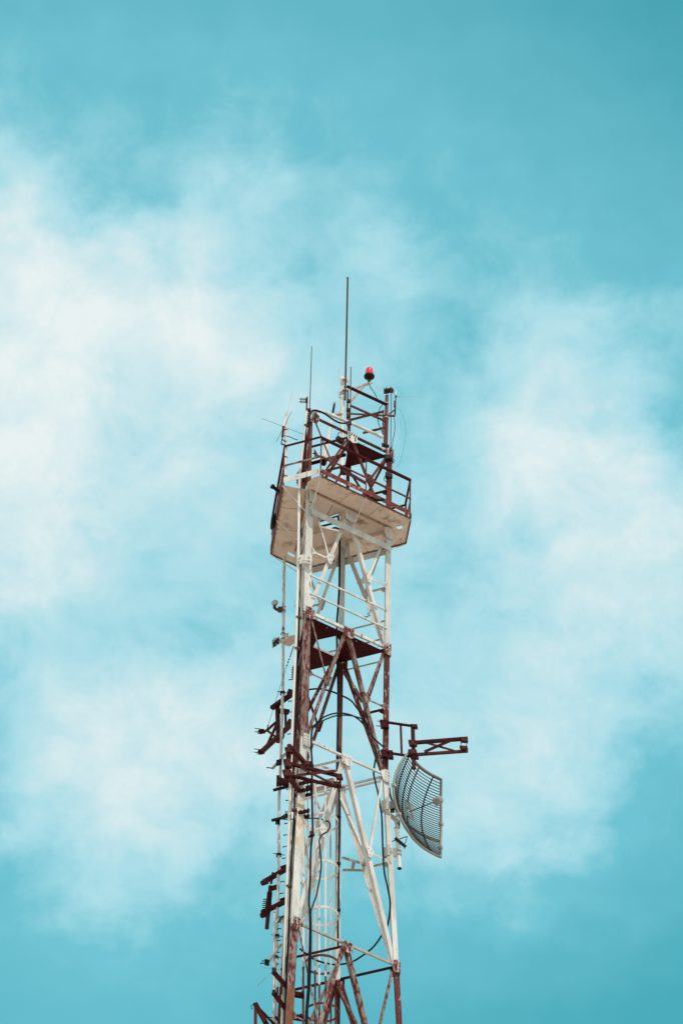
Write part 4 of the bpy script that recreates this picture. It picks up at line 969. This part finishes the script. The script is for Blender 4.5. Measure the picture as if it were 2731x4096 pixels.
cable([(1180, 3110, -1.), (1178, 3195, -1.), (1176, 3280, -1.), (1170, 3354, -1.), (1165, 3450, -1.), (1161, 3560, -1.), (1155, 3700, -1.), (1150, 3830, -1.), (1143, 3960, -1.), (1136, 4190, -1.)], .019, 'left of two thick black cables beside the lower long white pole', 'black', 4)
cable([(1181, 3280, -.97), (1178, 3354, -.97), (1175, 3450, -.97), (1171, 3490, -.97), (1171, 3600, -.97), (1163, 3690, -.97), (1158, 3830, -.97), (1154, 3960, -.97), (1147, 4190, -.97)], .019, 'right of two thick black cables beside the lower long white pole', 'black', 4)
cable([(1240, 3820, -.2), (1222, 3812, -.3), (1205, 3800, -.4)], .014, 'short black cable end slanting behind the near leg near the bottom')

# ================================================================== CAMERA
cd = bpy.data.cameras.new('Camera'); co = bpy.data.objects.new('Camera', cd); COL.objects.link(co)
Rm = Matrix((RT, UP, -FW)).transposed()
co.matrix_world = Matrix.Translation(CAM) @ Rm.to_4x4()
cd.sensor_fit = 'VERTICAL'; cd.sensor_height = 36; cd.lens = 36*FPX/PH
cd.clip_start = .5; cd.clip_end = 20000
sc.camera = co

# ================================================================== SUN AND SKY
SUN_EL, SUN_AZ = math.radians(58), math.radians(24)     # azimuth measured from behind the camera towards the right
sd = V((math.sin(SUN_AZ)*math.cos(SUN_EL), -math.cos(SUN_AZ)*math.cos(SUN_EL), math.sin(SUN_EL)))
sl = bpy.data.lights.new('Sun', 'SUN'); sl.energy = 3.5; sl.angle = math.radians(.6); sl.color = (1, .94, .87)
so = bpy.data.objects.new('Sun', sl); COL.objects.link(so); so.rotation_euler = sd.to_track_quat('Z', 'Y').to_euler()
so.location = (0, 0, 120)
w = bpy.data.worlds.new('World'); sc.world = w; w.use_nodes = True
nt = w.node_tree; nt.nodes.clear()
N = nt.nodes.new; L = nt.links.new
wo = N('ShaderNodeOutputWorld'); bg = N('ShaderNodeBackground'); L(bg.outputs[0], wo.inputs[0])
sky = N('ShaderNodeTexSky'); sky.sky_type = 'NISHITA'; sky.sun_disc = False; sky.sun_elevation = SUN_EL
sky.sun_rotation = math.atan2(sd.x, sd.y)
sky.air_density = 1.0; sky.dust_density = .6; sky.ozone_density = 1.5
def math_(op, a, b=None, clamp=False):
    n = N('ShaderNodeMath'); n.operation = op; n.use_clamp = clamp
    for k, x in enumerate((a, b)):
        if x is None: continue
        if isinstance(x, (int, float)): n.inputs[k].default_value = x
        else: L(x, n.inputs[k])
    return n.outputs[0]
def vmath(op, a, b=None):
    n = N('ShaderNodeVectorMath'); n.operation = op
    for k, x in enumerate((a, b)):
        if x is None: continue
        if isinstance(x, tuple): n.inputs[k].default_value = x
        else: L(x, n.inputs[k])
    return n.outputs['Value'] if op == 'LENGTH' else n.outputs[0]
tc = N('ShaderNodeTexCoord'); sx = N('ShaderNodeSeparateXYZ'); L(tc.outputs['Generated'], sx.inputs[0])
az = math_('MULTIPLY', math_('ARCTAN2', sx.outputs[0], sx.outputs[1]), 57.2958*.786)   # degrees of sky, east-west
el = math_('MULTIPLY', math_('ARCSINE', sx.outputs[2]), 57.2958)
cx = N('ShaderNodeCombineXYZ'); L(az, cx.inputs[0]); L(el, cx.inputs[1]); P = cx.outputs[0]
def wn(scale, detail, rough, seed):
    n = N('ShaderNodeTexNoise'); n.noise_dimensions = '3D'; n.inputs['Scale'].default_value = scale; n.inputs['Detail'].default_value = detail; n.inputs['Roughness'].default_value = rough
    L(vmath('ADD', P, (0, 0, seed)), n.inputs['Vector']); return n
w1 = wn(.8, 3, .5, 3.1); w2 = wn(2.6, 5, .55, 9.7)
soft = vmath('MULTIPLY', vmath('SUBTRACT', w1.outputs['Color'], (.5, .5, .5)), (.9, .7, 0))
curl = vmath('MULTIPLY', vmath('SUBTRACT', w2.outputs['Color'], (.5, .5, .5)), (.7, .6, 0))
Q = vmath('ADD', vmath('ADD', P, soft), curl)
ROW_EL = [42.959, 42.370, 41.781, 41.191, 40.600, 40.009, 39.417, 38.825, 38.233, 37.641, 37.050, 36.458, 35.867, 35.276, 34.686, 34.096, 33.508]
AZ0, AZ1 = -3.071, 3.238
COVER = [   # cloud cover by elevation row (top first) and azimuth column, corners paint in vignette
    (0.30, 0.29, 0.28, 0.27, 0.26, 0.24, 0.20, 0.14, 0.08, 0.02),
    (0.39, 0.36, 0.35, 0.36, 0.34, 0.31, 0.27, 0.22, 0.16, 0.09),
    (0.46, 0.42, 0.40, 0.49, 0.39, 0.37, 0.34, 0.30, 0.25, 0.18),
    (0.64, 0.55, 0.45, 0.59, 0.46, 0.41, 0.39, 0.36, 0.31, 0.24),
    (0.95, 0.98, 0.85, 0.62, 0.51, 0.55, 0.44, 0.42, 0.40, 0.32),
    (1.00, 1.05, 1.02, 0.84, 0.55, 0.50, 0.48, 0.58, 0.63, 0.48),
    (1.05, 1.03, 0.95, 0.92, 0.66, 0.54, 0.52, 0.70, 0.66, 0.45),
    (1.05, 0.95, 0.80, 0.75, 0.60, 0.56, 0.55, 0.90, 0.87, 0.49),
    (1.00, 0.90, 0.68, 0.64, 0.57, 0.58, 0.59, 0.90, 0.95, 0.77),
    (0.95, 0.78, 0.56, 0.57, 0.56, 0.59, 0.56, 0.75, 0.88, 0.77),
    (0.68, 0.60, 0.58, 0.58, 0.58, 0.60, 0.60, 0.73, 0.77, 0.66),
    (0.52, 0.72, 0.90, 0.82, 0.62, 0.62, 0.62, 0.71, 0.59, 0.47),
    (0.50, 0.80, 0.95, 0.86, 0.64, 0.64, 0.68, 0.80, 0.60, 0.34),
    (0.46, 0.66, 0.78, 0.68, 0.55, 0.61, 0.67, 0.69, 0.47, 0.24),
    (0.38, 0.52, 0.56, 0.48, 0.44, 0.46, 0.48, 0.44, 0.32, 0.20),
    (0.30, 0.36, 0.37, 0.33, 0.31, 0.29, 0.25, 0.19, 0.13, 0.06),
    (0.24, 0.26, 0.26, 0.24, 0.20, 0.16, 0.12, 0.07, 0.03, 0.01),
]
qs = N('ShaderNodeSeparateXYZ'); L(Q, qs.inputs[0])
qa = N('ShaderNodeMapRange'); L(qs.outputs[0], qa.inputs['Value']); qa.inputs['From Min'].default_value = AZ0; qa.inputs['From Max'].default_value = AZ1
dens = None
nr = len(COVER)
for r, row in enumerate(COVER):
    cr = N('ShaderNodeValToRGB'); cr.color_ramp.interpolation = 'CARDINAL'; els = cr.color_ramp.elements
    for k, val in enumerate(row):
        val = min(max(val+.16*(val-.72), val*.93), 1.1)
        e_ = els[k] if k < 2 else els.new(k/(len(row)-1))
        e_.position = k/(len(row)-1); e_.color = (val/1.1, val/1.1, val/1.1, 1)
    L(qa.outputs[0], cr.inputs[0])
    wt = N('ShaderNodeMapRange'); wt.interpolation_type = 'SMOOTHSTEP'; L(qs.outputs[1], wt.inputs['Value'])
    up = ROW_EL[max(r-1, 0)]; wt.inputs['From Min'].default_value = ROW_EL[r]; wt.inputs['From Max'].default_value = up if r else ROW_EL[0]+.6
    wt.inputs['To Min'].default_value = 1; wt.inputs['To Max'].default_value = 0
    # rows are blended top to bottom: each row takes over below the one above it
    if dens is None: dens = cr.outputs[0]
    else:
        mxr = N('ShaderNodeMix'); mxr.data_type = 'RGBA'; L(wt.outputs[0], mxr.inputs[0]); L(dens, mxr.inputs[6]); L(cr.outputs[0], mxr.inputs[7]); dens = mxr.outputs[2]
sepd = N('ShaderNodeSeparateColor'); L(dens, sepd.inputs[0]); dens = math_('MULTIPLY', sepd.outputs[0], 1.1)
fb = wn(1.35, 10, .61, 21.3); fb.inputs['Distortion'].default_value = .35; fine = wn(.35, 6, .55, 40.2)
st = N('ShaderNodeMapping'); st.inputs['Rotation'].default_value = (0, 0, math.radians(50)); st.inputs['Scale'].default_value = (1, 1.9, 1); L(P, st.inputs['Vector'])
fs = N('ShaderNodeTexNoise'); fs.inputs['Scale'].default_value = 1.1; fs.inputs['Detail'].default_value = 8; fs.inputs['Roughness'].default_value = .58; fs.inputs['Distortion'].default_value = .5; L(st.outputs[0], fs.inputs['Vector'])
tex = math_('ADD', math_('MULTIPLY', math_('SUBTRACT', fb.outputs['Fac'], .49), 1.7), math_('MULTIPLY', math_('SUBTRACT', fs.outputs['Fac'], .49), .7))
# unseen sky outside the frame: white cloud added to keep ambient light neutral
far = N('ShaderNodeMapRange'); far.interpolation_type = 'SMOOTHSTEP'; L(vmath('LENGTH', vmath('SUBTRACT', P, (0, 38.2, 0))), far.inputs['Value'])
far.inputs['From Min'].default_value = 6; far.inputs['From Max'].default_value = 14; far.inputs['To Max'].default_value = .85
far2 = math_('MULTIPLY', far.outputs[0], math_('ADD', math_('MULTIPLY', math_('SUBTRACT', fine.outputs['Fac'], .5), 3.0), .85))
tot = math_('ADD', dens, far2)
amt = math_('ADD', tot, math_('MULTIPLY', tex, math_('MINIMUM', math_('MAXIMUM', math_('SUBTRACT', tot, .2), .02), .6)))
def band(lo, hi, top, smooth=False):
    n = N('ShaderNodeMapRange'); n.interpolation_type = 'SMOOTHSTEP' if smooth else 'LINEAR'; n.clamp = True; L(amt, n.inputs['Value'])
    n.inputs['From Min'].default_value = lo; n.inputs['From Max'].default_value = hi; n.inputs['To Max'].default_value = top; return n.outputs['Result']
def over(fac, a, col):
    n = N('ShaderNodeMix'); n.data_type = 'RGBA'; L(fac, n.inputs[0]); L(a, n.inputs[6]); n.inputs[7].default_value = (*col, 1); return n.outputs[2]
sk = vmath('MULTIPLY', sky.outputs[0], (.66, 2.5, 1.69))
veil = over(band(0, .6, .8), sk, (2.75, 7.2, 8.45))        # thin high haze, clearer at corners to paint in the lens vignette
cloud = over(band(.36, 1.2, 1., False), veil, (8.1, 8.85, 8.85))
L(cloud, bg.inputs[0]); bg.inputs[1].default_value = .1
sc.render.filter_size = 1.15
sc.view_settings.view_transform = 'Standard'; sc.view_settings.look = 'None'; sc.view_settings.gamma = 1; sc.view_settings.exposure = 0
sc.view_settings.use_curve_mapping = False
